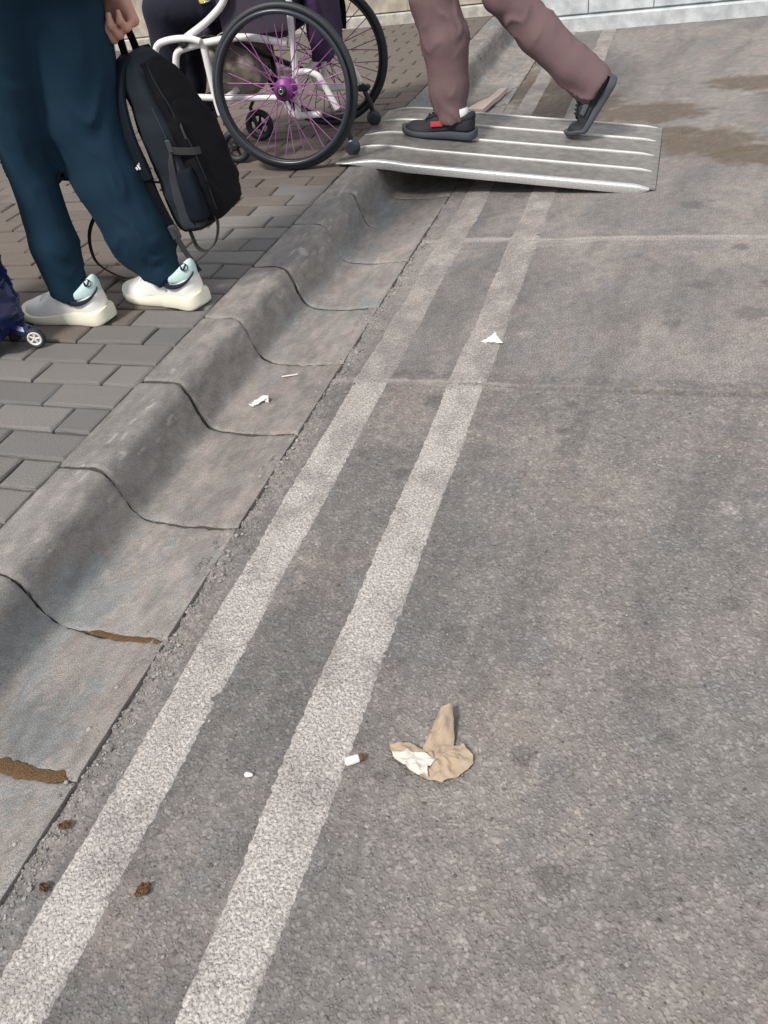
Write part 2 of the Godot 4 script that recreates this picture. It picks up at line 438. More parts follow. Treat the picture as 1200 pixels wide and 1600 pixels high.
func road_color(x: float, z: float) -> Color:
	var grey := Vector3(0.272, 0.257, 0.249); var dark := Vector3(0.175, 0.168, 0.165); var dust := Vector3(0.345, 0.314, 0.292); var blue := Vector3(0.222, 0.223, 0.230)
	var red := Vector3(0.325, 0.272, 0.252); var mud := Vector3(0.155, 0.118, 0.085)
	var c := grey
	var n1 := nz_b.get_noise_2d(x * 2.1, z * 1.5); var n2 := nz_b.get_noise_2d(x * 5.3 + 20.0, z * 3.1); var n3 := nz_b.get_noise_2d(x * 30.0, z * 24.0)
	var between := smooth_step(-0.72, -0.6, x) * (1.0 - smooth_step(-0.36, -0.26, x + 0.05 * n2))
	c = c.lerp(dark, clampf(0.5 * between + 0.75 * n2 - 0.03, 0.0, 0.85))
	c = c.lerp(dust, clampf(0.22 * smooth_step(-1.1, -2.1, z + 0.4 * n1) + 2.0 * n1 + 0.6 * nz_b.get_noise_2d(x * 7.0, z * 16.0) + 0.2 * smooth_step(-0.3, 0.1, x) - 0.05, 0.0, 0.9))
	c = c.lerp(dark, 0.45 * smooth_step(0.12, 0.4, nz_b.get_noise_2d(x * 5.0 + 0.6 * z, z * 0.9 + 80.0)))      # old tyre marks along the road
	c = c.lerp(blue, 0.45 * smooth_step(0.15, 0.42, nz_b.get_noise_2d(x * 7.0 + 30.0, z * 4.2)))
	c = c.lerp(red, 0.4 * smooth_step(0.18, 0.45, nz_b.get_noise_2d(x * 3.1 - 11.0, z * 2.4 + 6.0)))
	c = c.lerp(dust, 0.6 * smooth_step(-0.1, 0.3, nz_b.get_noise_2d(x * 8.0, z * 6.0)) * smooth_step(-0.69, -0.72, x))
	for s in SPOTS:
		var q: float = Vector2(x - s[0], z - s[1]).length() / s[2]
		if q < 1.8: c = c.lerp(s[3], 0.6 * smooth_step(1.1, 0.75, q + 0.5 * nz_b.get_noise_2d(x * 60.0, z * 60.0)))
	# brown mud left beyond the ramp
	for s in [[-0.10, -3.88, 0.27, 0.17], [0.13, -3.44, 0.22, 0.18], [0.34, -3.26, 0.22, 0.12], [0.34, -4.30, 0.22, 0.13], [-0.70, -4.5, 0.25, 0.35], [0.02, -3.60, 0.10, 0.05], [-0.45, -4.1, 0.25, 0.22], [-0.72, -5.2, 0.12, 0.3]]:
		var dx: float = (x - s[0]) / s[2]; var dz: float = (z - s[1]) / s[3]
		var q := dx * dx + dz * dz
		if q < 3.0: c = c.lerp(mud, 0.8 * smooth_step(1.2, 0.5, q + 0.8 * nz_b.get_noise_2d(x * 9.0, z * 13.0)))
	c *= 1.0 + 0.22 * n3 + 0.24 * nz_b.get_noise_2d(x * 90.0 + 40.0, z * 78.0)
	for i in CRACKS.size():
		if absf(z - CRACKS[i][0]) < 0.05:
			var d := absf(z - crack_z(i, x))
			c = c.lerp(Vector3(0.45, 0.425, 0.405), 0.75 * smooth_step(0.024, 0.006, d + 0.012 * n2) * (1.0 - smooth_step(-0.5, 0.0, x) * (1 - i)))
			c = c.lerp(Vector3(0.09, 0.08, 0.072), 0.85 * smooth_step(0.0055, 0.002, d) * smooth_step(-0.45, 0.0, x + 0.4 * n2))     # soil in the crack
	return Color(maxf(c.x, 0.03), maxf(c.y, 0.03), maxf(c.z, 0.03))

func grid_sheet(xs: Array, zs: Array) -> Build:
	var b := Build.new(); var nx := xs.size()
	b.v.resize(nx * zs.size()); b.c.resize(nx * zs.size())
	for j in zs.size():
		for i in nx:
			b.v[j * nx + i] = Vector3(xs[i], road_height(xs[i], zs[j]), zs[j])
			b.c[j * nx + i] = road_color(xs[i], zs[j])
	for j in zs.size() - 1:
		for i in nx - 1:
			b.quad(j * nx + i, (j + 1) * nx + i, (j + 1) * nx + i + 1, j * nx + i + 1)
	orient_up(b)
	return b

func orient_up(b: Build) -> void:
	var s := 0.0
	for t in range(0, mini(b.ix.size(), 3000), 3):
		s += (b.v[b.ix[t + 2]] - b.v[b.ix[t]]).cross(b.v[b.ix[t + 1]] - b.v[b.ix[t]]).y
	if s < 0.0:
		for t in range(0, b.ix.size(), 3):
			var q := b.ix[t]; b.ix[t] = b.ix[t + 1]; b.ix[t + 1] = q

func steps(a: float, b: float, d: float) -> Array:
	var n := int(ceil(absf(b - a) / d)); var out := []
	for i in n + 1: out.append(a + (b - a) * i / n)
	return out

func build_road() -> void:
	for i in 46:
		var near := i % 2 == 0
		SPOTS.append([rng.randf_range(-0.6, 0.55), rng.randf_range(-1.6, -0.2) if near else rng.randf_range(-4.5, -1.6), rng.randf_range(0.006, 0.026) * (1.0 if near else 1.6), Vector3(0.14, 0.135, 0.132) if i % 5 else Vector3(0.40, 0.375, 0.355)])
	var road := setting("road", "worn grey asphalt road beside the kerb")
	var zs1 := steps(0.12, -1.57, 0.0042); zs1.append_array(steps(-1.572, -1.68, 0.0026))
	commit("asphalt", grid_sheet(steps(-0.785, 0.60, 0.0042) + steps(0.61, 2.6, 0.025), zs1), M.asphalt, road, false)
	var zs2 := steps(-1.68, -2.44, 0.008); zs2.append_array(steps(-2.443, -2.56, 0.003)); zs2.append_array(steps(-2.566, -3.2, 0.009))
	commit("asphalt", grid_sheet(steps(-0.785, 0.90, 0.009) + steps(0.92, 2.6, 0.03), zs2), M.asphalt_smooth, road, false)
	commit("asphalt", grid_sheet(steps(-0.785, 1.5, 0.016) + steps(1.53, 2.6, 0.04), steps(-3.2, -5.8, 0.02)), M.asphalt_smooth, road, false)
	var far := Build.new()
	far.v = PackedVector3Array([Vector3(-0.785, -0.008, 60), Vector3(60, -0.008, 60), Vector3(60, -0.008, -60), Vector3(-0.785, -0.008, -60)])
	far.quad(0, 1, 2, 3); orient_up(far)
	commit("asphalt", far, M.asphalt_far, road, false)
	var earth := Build.new()
	earth.v = PackedVector3Array([Vector3(-200, -0.12, 200), Vector3(200, -0.12, 200), Vector3(200, -0.12, -200), Vector3(-200, -0.12, -200)])
	earth.quad(0, 1, 2, 3); orient_up(earth)
	var g := commit("ground", earth, M.asphalt_far, self, false); tag(g, "bare ground sheet under the road", "", "", "structure")
	painted_line(road, -0.690, -0.603, 0.20)
	painted_line(road, -0.454, -0.364, 0.16)

func painted_line(road: Node, x0: float, x1: float, wear: float) -> void:
	var b := Build.new()
	for part in [[0.12, -1.66, 0.0042], [-1.66, -3.2, 0.008], [-3.2, -5.78, 0.018]]:
		var zs := steps(part[0], part[1], part[2]); var xs := steps(x0 - 0.014, x1 + 0.014, maxf(part[2], 0.0042))
		var nx := xs.size(); var base := b.v.size(); var keep := PackedByteArray()
		for z in zs:
			for x in xs:
				var edge: float = minf(x - x0, x1 - x) + 0.004 * nz_b.get_noise_2d(x * 70.0, z * 70.0) + 0.004 * nz_a.get_noise_2d(x * 3.0, z * 3.0)
				var hole := nz_b.get_noise_2d(x * 26.0 + 70.0, z * 22.0) + 0.35 * nz_b.get_noise_2d(x * 4.0, z * 3.0 + 9.0)
				var solidness := minf(edge / 0.006, (hole + 0.60 - wear * 0.35 + 0.2 * smooth_step(0.0, 0.012, edge)) / 0.12)
				b.v.append(Vector3(x, road_height(x, z) + lerpf(-0.004, 0.0026, smooth_step(-1.0, 1.0, solidness)), z)); keep.append(1 if solidness > -1.6 else 0)
				var fresh := Vector3(0.56, 0.53, 0.505); var dusty := Vector3(0.45, 0.40, 0.37); var bare := Vector3(0.30, 0.28, 0.27)
				var c := fresh.lerp(dusty, clampf(0.55 * smooth_step(-1.2, -2.0, z) + 0.5 * nz_b.get_noise_2d(x * 5.0, z * 3.0) + wear * 0.4, 0.0, 1.0))
				c = c.lerp(bare, clampf(wear * 0.8 * smooth_step(-0.7, -1.7, z) + smooth_step(-1.55, -1.75, z) * 0.34 + 1.0 * nz_b.get_noise_2d(x * 9.0, z * 6.0) + 0.05 + 0.45 * nz_b.get_noise_2d(x * 60.0, z * 55.0), 0.0, 0.8))
				c *= 1.0 + 0.16 * nz_a.get_noise_2d(x * 130.0, z * 110.0) + 0.10 * nz_a.get_noise_2d(x * 270.0, z * 230.0)
				b.c.append(Color(c.x, c.y, c.z))
		for j in zs.size() - 1:
			for i in nx - 1:
				var k := j * nx + i
				if keep[k] and keep[k + 1] and keep[k + nx] and keep[k + nx + 1]:
					b.quad(base + k, base + k + nx, base + k + nx + 1, base + k + 1)
	orient_up(b)
	commit("painted_line", b, M.line_paint, road, false)

# ------------------------------------------------------------------ kerb
func kerb_profile() -> Array:
	var pts := [Vector2(-1.122, 0.1235), Vector2(-1.09, 0.1245), Vector2(-1.048, 0.1240), Vector2(-1.028, 0.1205), Vector2(-1.013, 0.1095), Vector2(-1.004, 0.090), Vector2(-0.997, 0.064), Vector2(-0.989, 0.036), Vector2(-0.979, 0.013), Vector2(-0.963, 0.0005), Vector2(-0.930, -0.0060), Vector2(-0.88, -0.0085), Vector2(-0.83, -0.006), Vector2(-0.78, -0.002), Vector2(-0.752, 0.0)]
	var c := Curve2D.new(); c.bake_interval = 0.0075
	for i in pts.size():
		var t := Vector2.ZERO
		if i > 0 and i < pts.size() - 1: t = (pts[i + 1] - pts[i - 1]) / 6.0
		c.add_point(pts[i], -t, t)
	return Array(c.get_baked_points())

func build_kerb() -> void:
	var kerb := setting("kerb", "rounded concrete kerb with gutter between the pavers and the road")
	var prof := kerb_profile(); var np := prof.size()
	for s in KERB_JOINTS.size() - 1:
		var z0: float = KERB_JOINTS[s] - 0.0024; var z1: float = KERB_JOINTS[s + 1] + 0.0024
		var dy := rng.randf_range(-0.0025, 0.0025); var dx := rng.randf_range(-0.003, 0.003); var tilt := rng.randf_range(-0.006, 0.006); var tint := rng.randf_range(0.93, 1.07)
		var zs := [z0, z0 - 0.003, z0 - 0.008]; zs.append_array(steps(z0 - 0.014, z1 + 0.014, 0.0065 if z0 > -3.0 else 0.016)); zs.append_array([z1 + 0.008, z1 + 0.003, z1])
		var b := Build.new(); var rs := []
		for zi in zs.size():
			var z: float = zs[zi]
			var e: float = minf(absf(z - z0), absf(z - z1))
			var drop := 0.004 * pow(1.0 - clampf(e / 0.012, 0.0, 1.0), 2.0)
			var ring := []
			var chip := maxf(0.0, nz_b.get_noise_2d(z0 * 31.0, 4.0 + float(zi > zs.size() / 2)) ) * 0.004 * smooth_step(0.02, 0.0, e)
			for i in np:
				var q: Vector2 = prof[i]; var tg: Vector2 = (prof[mini(i + 1, np - 1)] - prof[maxi(i - 1, 0)]).normalized()
				var nrm := Vector2(-tg.y, tg.x)
				if nrm.y < 0.0 and nrm.x < 0.0: nrm = -nrm
				var r := nz_b.get_noise_3d(q.x * 14.0, q.y * 14.0, z * 9.0) * 0.0016 + nz_a.get_noise_3d(q.x * 120.0, q.y * 120.0, z * 120.0) * 0.0005 - drop
				r -= chip * (0.5 + nz_a.get_noise_2d(q.x * 40.0, q.y * 40.0))
				var p := q + nrm * r
				var zr := z
				if e < 0.013: zr += (0.0035 * nz_b.get_noise_2d(q.x * 30.0 + s * 9.0, q.y * 30.0) + 0.003 * nz_a.get_noise_2d(q.x * 11.0, s * 5.0)) * (1.0 - e / 0.013) + signf(z1 - z0) * (1.0 if absf(z - z0) < absf(z - z1) else -1.0) * 0.006 * maxf(0.0, nz_b.get_noise_3d(q.x * 26.0, q.y * 26.0, s * 4.0 + float(zi > 9)) - 0.15) * (1.0 - e / 0.013)
				ring.append(Vector3(p.x + dx * smooth_step(-0.76, -0.9, q.x), p.y + dy + tilt * (z - z0) * smooth_step(-0.76, -0.9, q.x), zr))
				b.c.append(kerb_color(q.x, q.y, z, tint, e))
			ring.append(Vector3(-0.752, -0.1, z)); b.c.append(Color(0.26, 0.245, 0.235))
			ring.append(Vector3(-1.122, -0.1, z)); b.c.append(Color(0.26, 0.245, 0.235))
			rs.append(ring)
		b.rings(rs, true, false)
		for e in [0, rs.size() - 1]:                      # end faces, a strip from the profile down to the bed
			var base := b.v.size()
			for i in np:
				b.v.append(rs[e][i]); b.v.append(Vector3(rs[e][i].x, -0.1, rs[e][i].z)); b.c.append(Color(0.16, 0.15, 0.14)); b.c.append(Color(0.16, 0.15, 0.14))
			for i in np - 1:
				if e == 0: b.quad(base + i * 2, base + i * 2 + 2, base + i * 2 + 3, base + i * 2 + 1)
				else: b.quad(base + i * 2, base + i * 2 + 1, base + i * 2 + 3, base + i * 2 + 2)
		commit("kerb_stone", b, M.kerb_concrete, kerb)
	# earth and leaf mush lodged in two of the joints
	for j in [[-0.741, -0.915, -0.760, 0.0065], [-0.468, -0.93, -0.770, 0.012]]:
		var b := Build.new(); var rs := []
		for x in steps(j[1], j[2], 0.004):
			var t: float = (x - j[1]) / (j[2] - j[1])
			var w: float = j[3] * (0.7 + 0.25 * nz_a.get_noise_2d(x * 12.0, j[0] * 9.0) + 0.5 * t * (1.0 - t) * 2.0) * smooth_step(0.0, 0.1, t) * smooth_step(1.0, 0.93, t) + 0.001
			var y := -0.0075 + 0.006 * smooth_step(-0.86, -0.76, x); var ring := []
			for k in 10:
				var a := TAU * k / 10.0
				var edge := 0.75 + 0.55 * nz_b.get_noise_2d(x * 22.0, 5.0 if cos(a) > 0.0 else 25.0)
				ring.append(Vector3(x, y + sin(a) * 0.0032 * (0.6 + 0.8 * nz_b.get_noise_2d(x * 90.0, k * 3.0)), j[0] + cos(a) * w * edge * 1.3 + 0.003 * nz_a.get_noise_2d(x * 14.0, 9.0)))
			rs.append(ring)
		b.rings(rs)
		commit("joint_mud", b, M.mud, kerb)

func kerb_color(x: float, y: float, z: float, tint: float, e: float) -> Color:
	var n := nz_b.get_noise_3d(x * 7.0, y * 7.0, z * 3.0); var n2 := nz_b.get_noise_3d(x * 30.0, y * 30.0, z * 14.0)
	var c := Vector3(0.290, 0.274, 0.260)
	c = c.lerp(Vector3(0.345, 0.315, 0.296), smooth_step(0.0, 0.35, nz_b.get_noise_3d(x * 4.0 + 60.0, y * 4.0, z * 2.5) + 0.3 * n2))
	c = c.lerp(Vector3(0.250, 0.262, 0.264), smooth_step(0.05, 0.35, nz_b.get_noise_3d(x * 4.0 - 25.0, y * 4.0, z * 2.0) + 0.3 * n2))
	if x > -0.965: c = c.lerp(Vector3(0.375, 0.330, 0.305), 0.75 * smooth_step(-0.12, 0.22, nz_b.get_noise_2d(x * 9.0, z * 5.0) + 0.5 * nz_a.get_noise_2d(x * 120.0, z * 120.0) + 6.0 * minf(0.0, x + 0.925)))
	c *= tint * (1.0 + 0.22 * n + 0.30 * n2 + 0.16 * nz_a.get_noise_3d(x * 180.0, y * 180.0, z * 180.0))
	# pale scrapes left by tyres along the nose
	var s := nz_b.get_noise_2d(x * 60.0 + y * 60.0, z * 7.0) + 0.4 * nz_b.get_noise_2d(z * 3.0, 31.0)
	if x > -1.07 and x < -1.0: c = c.lerp(Vector3(0.52, 0.50, 0.48), 0.75 * smooth_step(0.40, 0.55, s + 0.12 * nz_a.get_noise_2d(x * 300.0, z * 200.0)))
	if e < 0.010: c = c.lerp(Vector3(0.40, 0.38, 0.36), 0.6 * smooth_step(0.12, 0.4, nz_b.get_noise_3d(x * 22.0, y * 22.0, z * 40.0)))     # raw broken edges
	return Color(maxf(c.x, 0.02), maxf(c.y, 0.02), maxf(c.z, 0.02))

# ------------------------------------------------------------------ pavement
func paver_mesh(len_x: float, seed_value: int) -> ArrayMesh:
	var r := RandomNumberGenerator.new(); r.seed = seed_value
	var hx := len_x * 0.5 - 0.0034; var hz := 0.049 - 0.0034; var b := Build.new(); b.flat = true
	var rows := [[-0.05, 0.0], [-0.006, 0.0], [-0.002, 0.0024], [0.0, 0.0075]]; var rs := []
	for lv in rows:
		var ring := []
		for q in [[-1, -1], [-0.33, -1], [0.33, -1], [1, -1], [1, 0], [1, 1], [0.33, 1], [-0.33, 1], [-1, 1], [-1, 0]]:
			ring.append(Vector3(q[0] * (hx - lv[1]) + r.randf_range(-0.0012, 0.0012), lv[0] + r.randf_range(-0.0008, 0.0008), q[1] * (hz - lv[1]) + r.randf_range(-0.0012, 0.0012)))
		rs.append(ring)
	b.rings(rs)
	var holder := Node3D.new()
	var o := commit("paver", b, null, holder)
	var me: ArrayMesh = o.mesh
	holder.free()
	return me

func build_pavement() -> void:
	var pave := setting("pavement", "block paved pavement of grey and brown concrete pavers")
	var bed := Build.new(); bed.box(Vector3(-3.126, 0.050, -2.4), Vector3(4.0, 0.112, 6.9), 0.002)
	commit("sand_bed", bed, M.joint_sand, pave)
	var full := []; var half := []
	for i in 6:
		full.append(paver_mesh(0.2, 100 + i)); half.append(paver_mesh(0.1, 200 + i))
	var spots := []
	for r in range(-3, 50):
		var z := -0.965 - 0.0978 * r - 0.049
		var x := -1.1285
		var first := true
		while x > -4.6:
			var w := 0.1 if first and r % 2 == 0 else 0.2
			spots.append([x - w * 0.5, z, w]); x -= w; first = false
	spots.sort_custom(func(a, b): return Vector2(a[0] * 0.8, a[1]).length() < Vector2(b[0] * 0.8, b[1]).length())
	var rest := Build.new(); var shown := 0; var cols := PackedColorArray()
	for s in spots:
		var x: float = s[0]; var z: float = s[1]; var n := nz_b.get_noise_2d(x * 1.6, z * 1.6)
		var brown := x + 0.25 * n < -1.42 - 0.28 * smooth_step(-1.7, -1.3, z) and z < -1.55 or z + 0.4 * n < -2.75
		var me: ArrayMesh = (half if s[2] < 0.15 else full)[rng.randi() % 6]
		var at := Vector3(x, KERB_Y + rng.randf_range(-0.0025, 0.0015), z)
		var turn := Basis.from_euler(Vector3(rng.randf_range(-0.012, 0.012), rng.randf_range(-0.006, 0.006) + (PI if rng.randf() < 0.5 else 0.0), rng.randf_range(-0.008, 0.008)))
		var m: Material = M["paver_brown_%d" % (rng.randi() % 5)] if brown else M["paver_grey_%d" % (rng.randi() % 6)]
		var visible_from_here := z < -0.75 and x > -0.95 + z * 0.62 - 0.5
		if shown < 300 and visible_from_here:
			var o := place("paver", me, m, pave); o.transform = Transform3D(turn, at); shown += 1
		else:
			var arr := me.surface_get_arrays(0); var base := rest.v.size()
			for p in arr[Mesh.ARRAY_VERTEX]: rest.v.append(turn * p + at)
			for i in arr[Mesh.ARRAY_INDEX]: rest.ix.append(base + i)
	rest.flat = true
	var o := commit("far_pavers", rest, M.paver_brown_3, pave); tag(o, "", "", "", "stuff")

# ------------------------------------------------------------------ walls
func build_walls() -> void:
	var w := thing("white_panel_wall", "low white wall of square panels at the end of the road", "wall", Vector3(0, 0, -5.80))
	var core := Build.new(); core.box(Vector3(2.0, 1.1, -0.10), Vector3(6.1, 2.2, 0.14), 0.004); commit("backing", core, M.panel_white, w)
	var i := 0
	for x in steps(-0.922, 4.8, 0.3815):
		var p := Build.new(); p.box(Vector3(x + 0.19, 0.42, -0.021), Vector3(0.377, 0.66, 0.024), 0.003); commit("panel", p, M.panel_white, w).rotation.x = rng.randf_range(-0.004, 0.004)
		p = Build.new(); p.box(Vector3(x + 0.19, 1.09, -0.021), Vector3(0.377, 0.66, 0.024), 0.003); commit("panel", p, M.panel_white, w)
		i += 1
	var lip := Build.new(); lip.box(Vector3(2.0, 0.035, -0.004), Vector3(6.1, 0.09, 0.05), 0.008); commit("base_lip", lip, M.panel_white, w)
	var sign_board := thing("sign_board", "reddish board fixed low on the white panel wall", "sign", Vector3(-0.72, 0.30, -5.783))
	var sb := Build.new(); sb.box(Vector3(0, 0.16, 0.006), Vector3(0.34, 0.30, 0.010), 0.002); commit("board", sb, M.sign_red, sign_board)
	sb = Build.new(); sb.box(Vector3(0, 0.004, 0.009), Vector3(0.35, 0.009, 0.016), 0.002); commit("bottom_rail", sb, M.black_plastic, sign_board)
	var b := thing("beige_wall", "stained beige wall with pale skirting behind the wheelchair", "wall", Vector3(0, 0.12, -5.85))
	var bb := Build.new(); bb.box(Vector3(-4.02, 1.1, -0.11), Vector3(5.9, 2.2, 0.16), 0.004); commit("backing", bb, M.wall_beige, b)
	for x in steps(-1.075, -6.6, 0.62):
		if x < -6.4: continue
		for y in [[0.29, 0.44], [0.735, 0.44]]:
			var p := Build.new(); p.box(Vector3(x - 0.31, y[0], -0.02), Vector3(0.614, y[1], 0.03), 0.004); commit("panel", p, M.wall_beige, b)
	var sk := Build.new(); sk.box(Vector3(-4.02, 0.03, 0.002), Vector3(5.9, 0.07, 0.03), 0.006); commit("skirting", sk, M.wall_skirting, b)

# ------------------------------------------------------------------ ramp
func ramp_y(x: float) -> float:    # top face, x in metres from the road end, negative towards the kerb
	if x < -1.06: return 0.1365 - 0.01 * (-1.06 - x)
	if x < -0.9: return lerpf(0.1365, 0.1155, (x + 1.06) / 0.16) + 0.003 * sin(PI * (x + 1.06) / 0.16)
	return lerpf(0.1155, 0.0085, (x + 0.9) / 0.86)

func build_ramp() -> void:
	var at := Vector3(0, 0, -3.265)
	var r := thing("loading_ramp", "ribbed aluminium ramp laid from the road over the kerb", "ramp", at)
	var xs := steps(-1.172, -0.03, 0.02)
	var plate := Build.new(); var rs := []
	for x in xs:
		var y := ramp_y(x)
		rs.append([Vector3(x, y, -0.36), Vector3(x, y, 0.355), Vector3(x, y - 0.004, 0.355), Vector3(x, y - 0.004, -0.36)])
	plate.rings(rs); plate.flat = true
	commit("plate", plate, M.aluminium, r)
	for k in 5:
		var z := 0.352 - 0.176 * k
		var rib := Build.new(); rs = []
		var w := 0.0065 if k > 0 else 0.010; var h := 0.008 if k > 0 else 0.011
		if k == 4: w = 0.006; h = 0.007
		for x in xs:
			if x > -0.045 : continue
			var t := smooth_step(-1.175, -1.0 if k == 0 else -1.10, x) * smooth_step(-0.03, -0.10, x)
			var y := ramp_y(x); var ww := w * (0.35 + 0.65 * t); var hh := h * t + 0.0004
			var low := (0.022 if k == 0 else 0.002) * t
			if k == 0:
				var out := 0.012
				rs.append([Vector3(x, y - 0.001 - low, z - ww * 0.4), Vector3(x, y + hh * 0.7, z - ww * 0.5), Vector3(x, y + hh, z), Vector3(x, y + hh * 0.7, z + out * 0.7), Vector3(x, y, z + out), Vector3(x, y - low * 0.9, z + out), Vector3(x, y - low - 0.001, z + out * 0.5)])
			else:
				rs.append([Vector3(x, y - 0.001, z - ww), Vector3(x, y + hh * 0.75, z - ww * 0.75), Vector3(x, y + hh, z - ww * 0.3), Vector3(x, y + hh, z + ww * 0.3), Vector3(x, y + hh * 0.75, z + ww * 0.75), Vector3(x, y - 0.001, z + ww), Vector3(x, y - 0.003, z)])
		rib.rings(rs)
		commit("side_rail" if k == 0 else "rib", rib, M.aluminium_bright if k == 0 else M.aluminium_rib, r)

# ------------------------------------------------------------------ wheelchair
const CHAIR_AT := Vector3(-1.3533, 0.122, -3.1918)
const CHAIR_TURN := 0.095

func big_wheel(chair: Node3D, side: float) -> void:
	var w := Node3D.new(); w.name = "wheel"; chair.add_child(w, true)
	w.position = Vector3(0, 0.2705, 0.277 * side)
	w.rotation.x = -0.078 * side
	var ax := Vector3(0, 0, 1)
	var b := Build.new(); b.torus(Vector3.ZERO, ax, 0.2575, 0.0135, 96, 12); commit("tyre", b, M.rubber, w)
	b = Build.new(); b.torus(Vector3.ZERO, ax, 0.2395, 0.0075, 96, 8, 1.5); commit("rim", b, M.black_plastic, w)
	b = Build.new(); b.torus(Vector3(0, 0, 0.026 * side), ax, 0.2415, 0.0085, 96, 10); commit("hand_rim", b, M.hand_rim, w)
	b = Build.new(); b.disc(Vector3(0, 0, 0), ax * side, [[0.012, -0.05], [0.036, -0.046], [0.036, -0.04], [0.018, -0.034], [0.018, 0.006], [0.036, 0.01], [0.036, 0.015], [0.022, 0.02], [0.017, 0.03], [0.006, 0.032]], 24); commit("hub", b, M.wheel_purple, w)
	b = Build.new(); b.disc(Vector3(0, 0, 0.029 * side), ax * side, [[0.0185, 0.0], [0.0185, 0.006], [0.014, 0.010], [0.004, 0.011]], 20); commit("hub_cap", b, M.black_plastic, w)
	b = Build.new(); b.torus(Vector3(0, 0, 0.0405 * side), ax, 0.0075, 0.0014, 20, 6); commit("axle_button", b, M.chrome, w)
	for i in 36:
		var a := TAU * i / 36.0; var cross := 0.55 if i % 2 == 0 else -0.55
		var inner := 0.013 if (i / 2) % 2 == 0 else -0.043
		var s := Build.new()
		s.tube([Vector3(cos(a + cross) * 0.033, sin(a + cross) * 0.033, inner * side), Vector3(cos(a) * 0.236, sin(a) * 0.236, 0.0)], 0.0018, 6)
		commit("spoke", s, M.spoke_purple, w)
	for i in 6:      # stand-offs that carry the hand rim
		var a := TAU * (i + 0.3) / 6.0; var o := Vector3(cos(a), sin(a), 0)
		var s := Build.new(); s.tube([o * 0.2395, o * 0.2405 + Vector3(0, 0, 0.024 * side)], 0.003, 6); commit("hand_rim_tab", s, M.hand_rim, w)

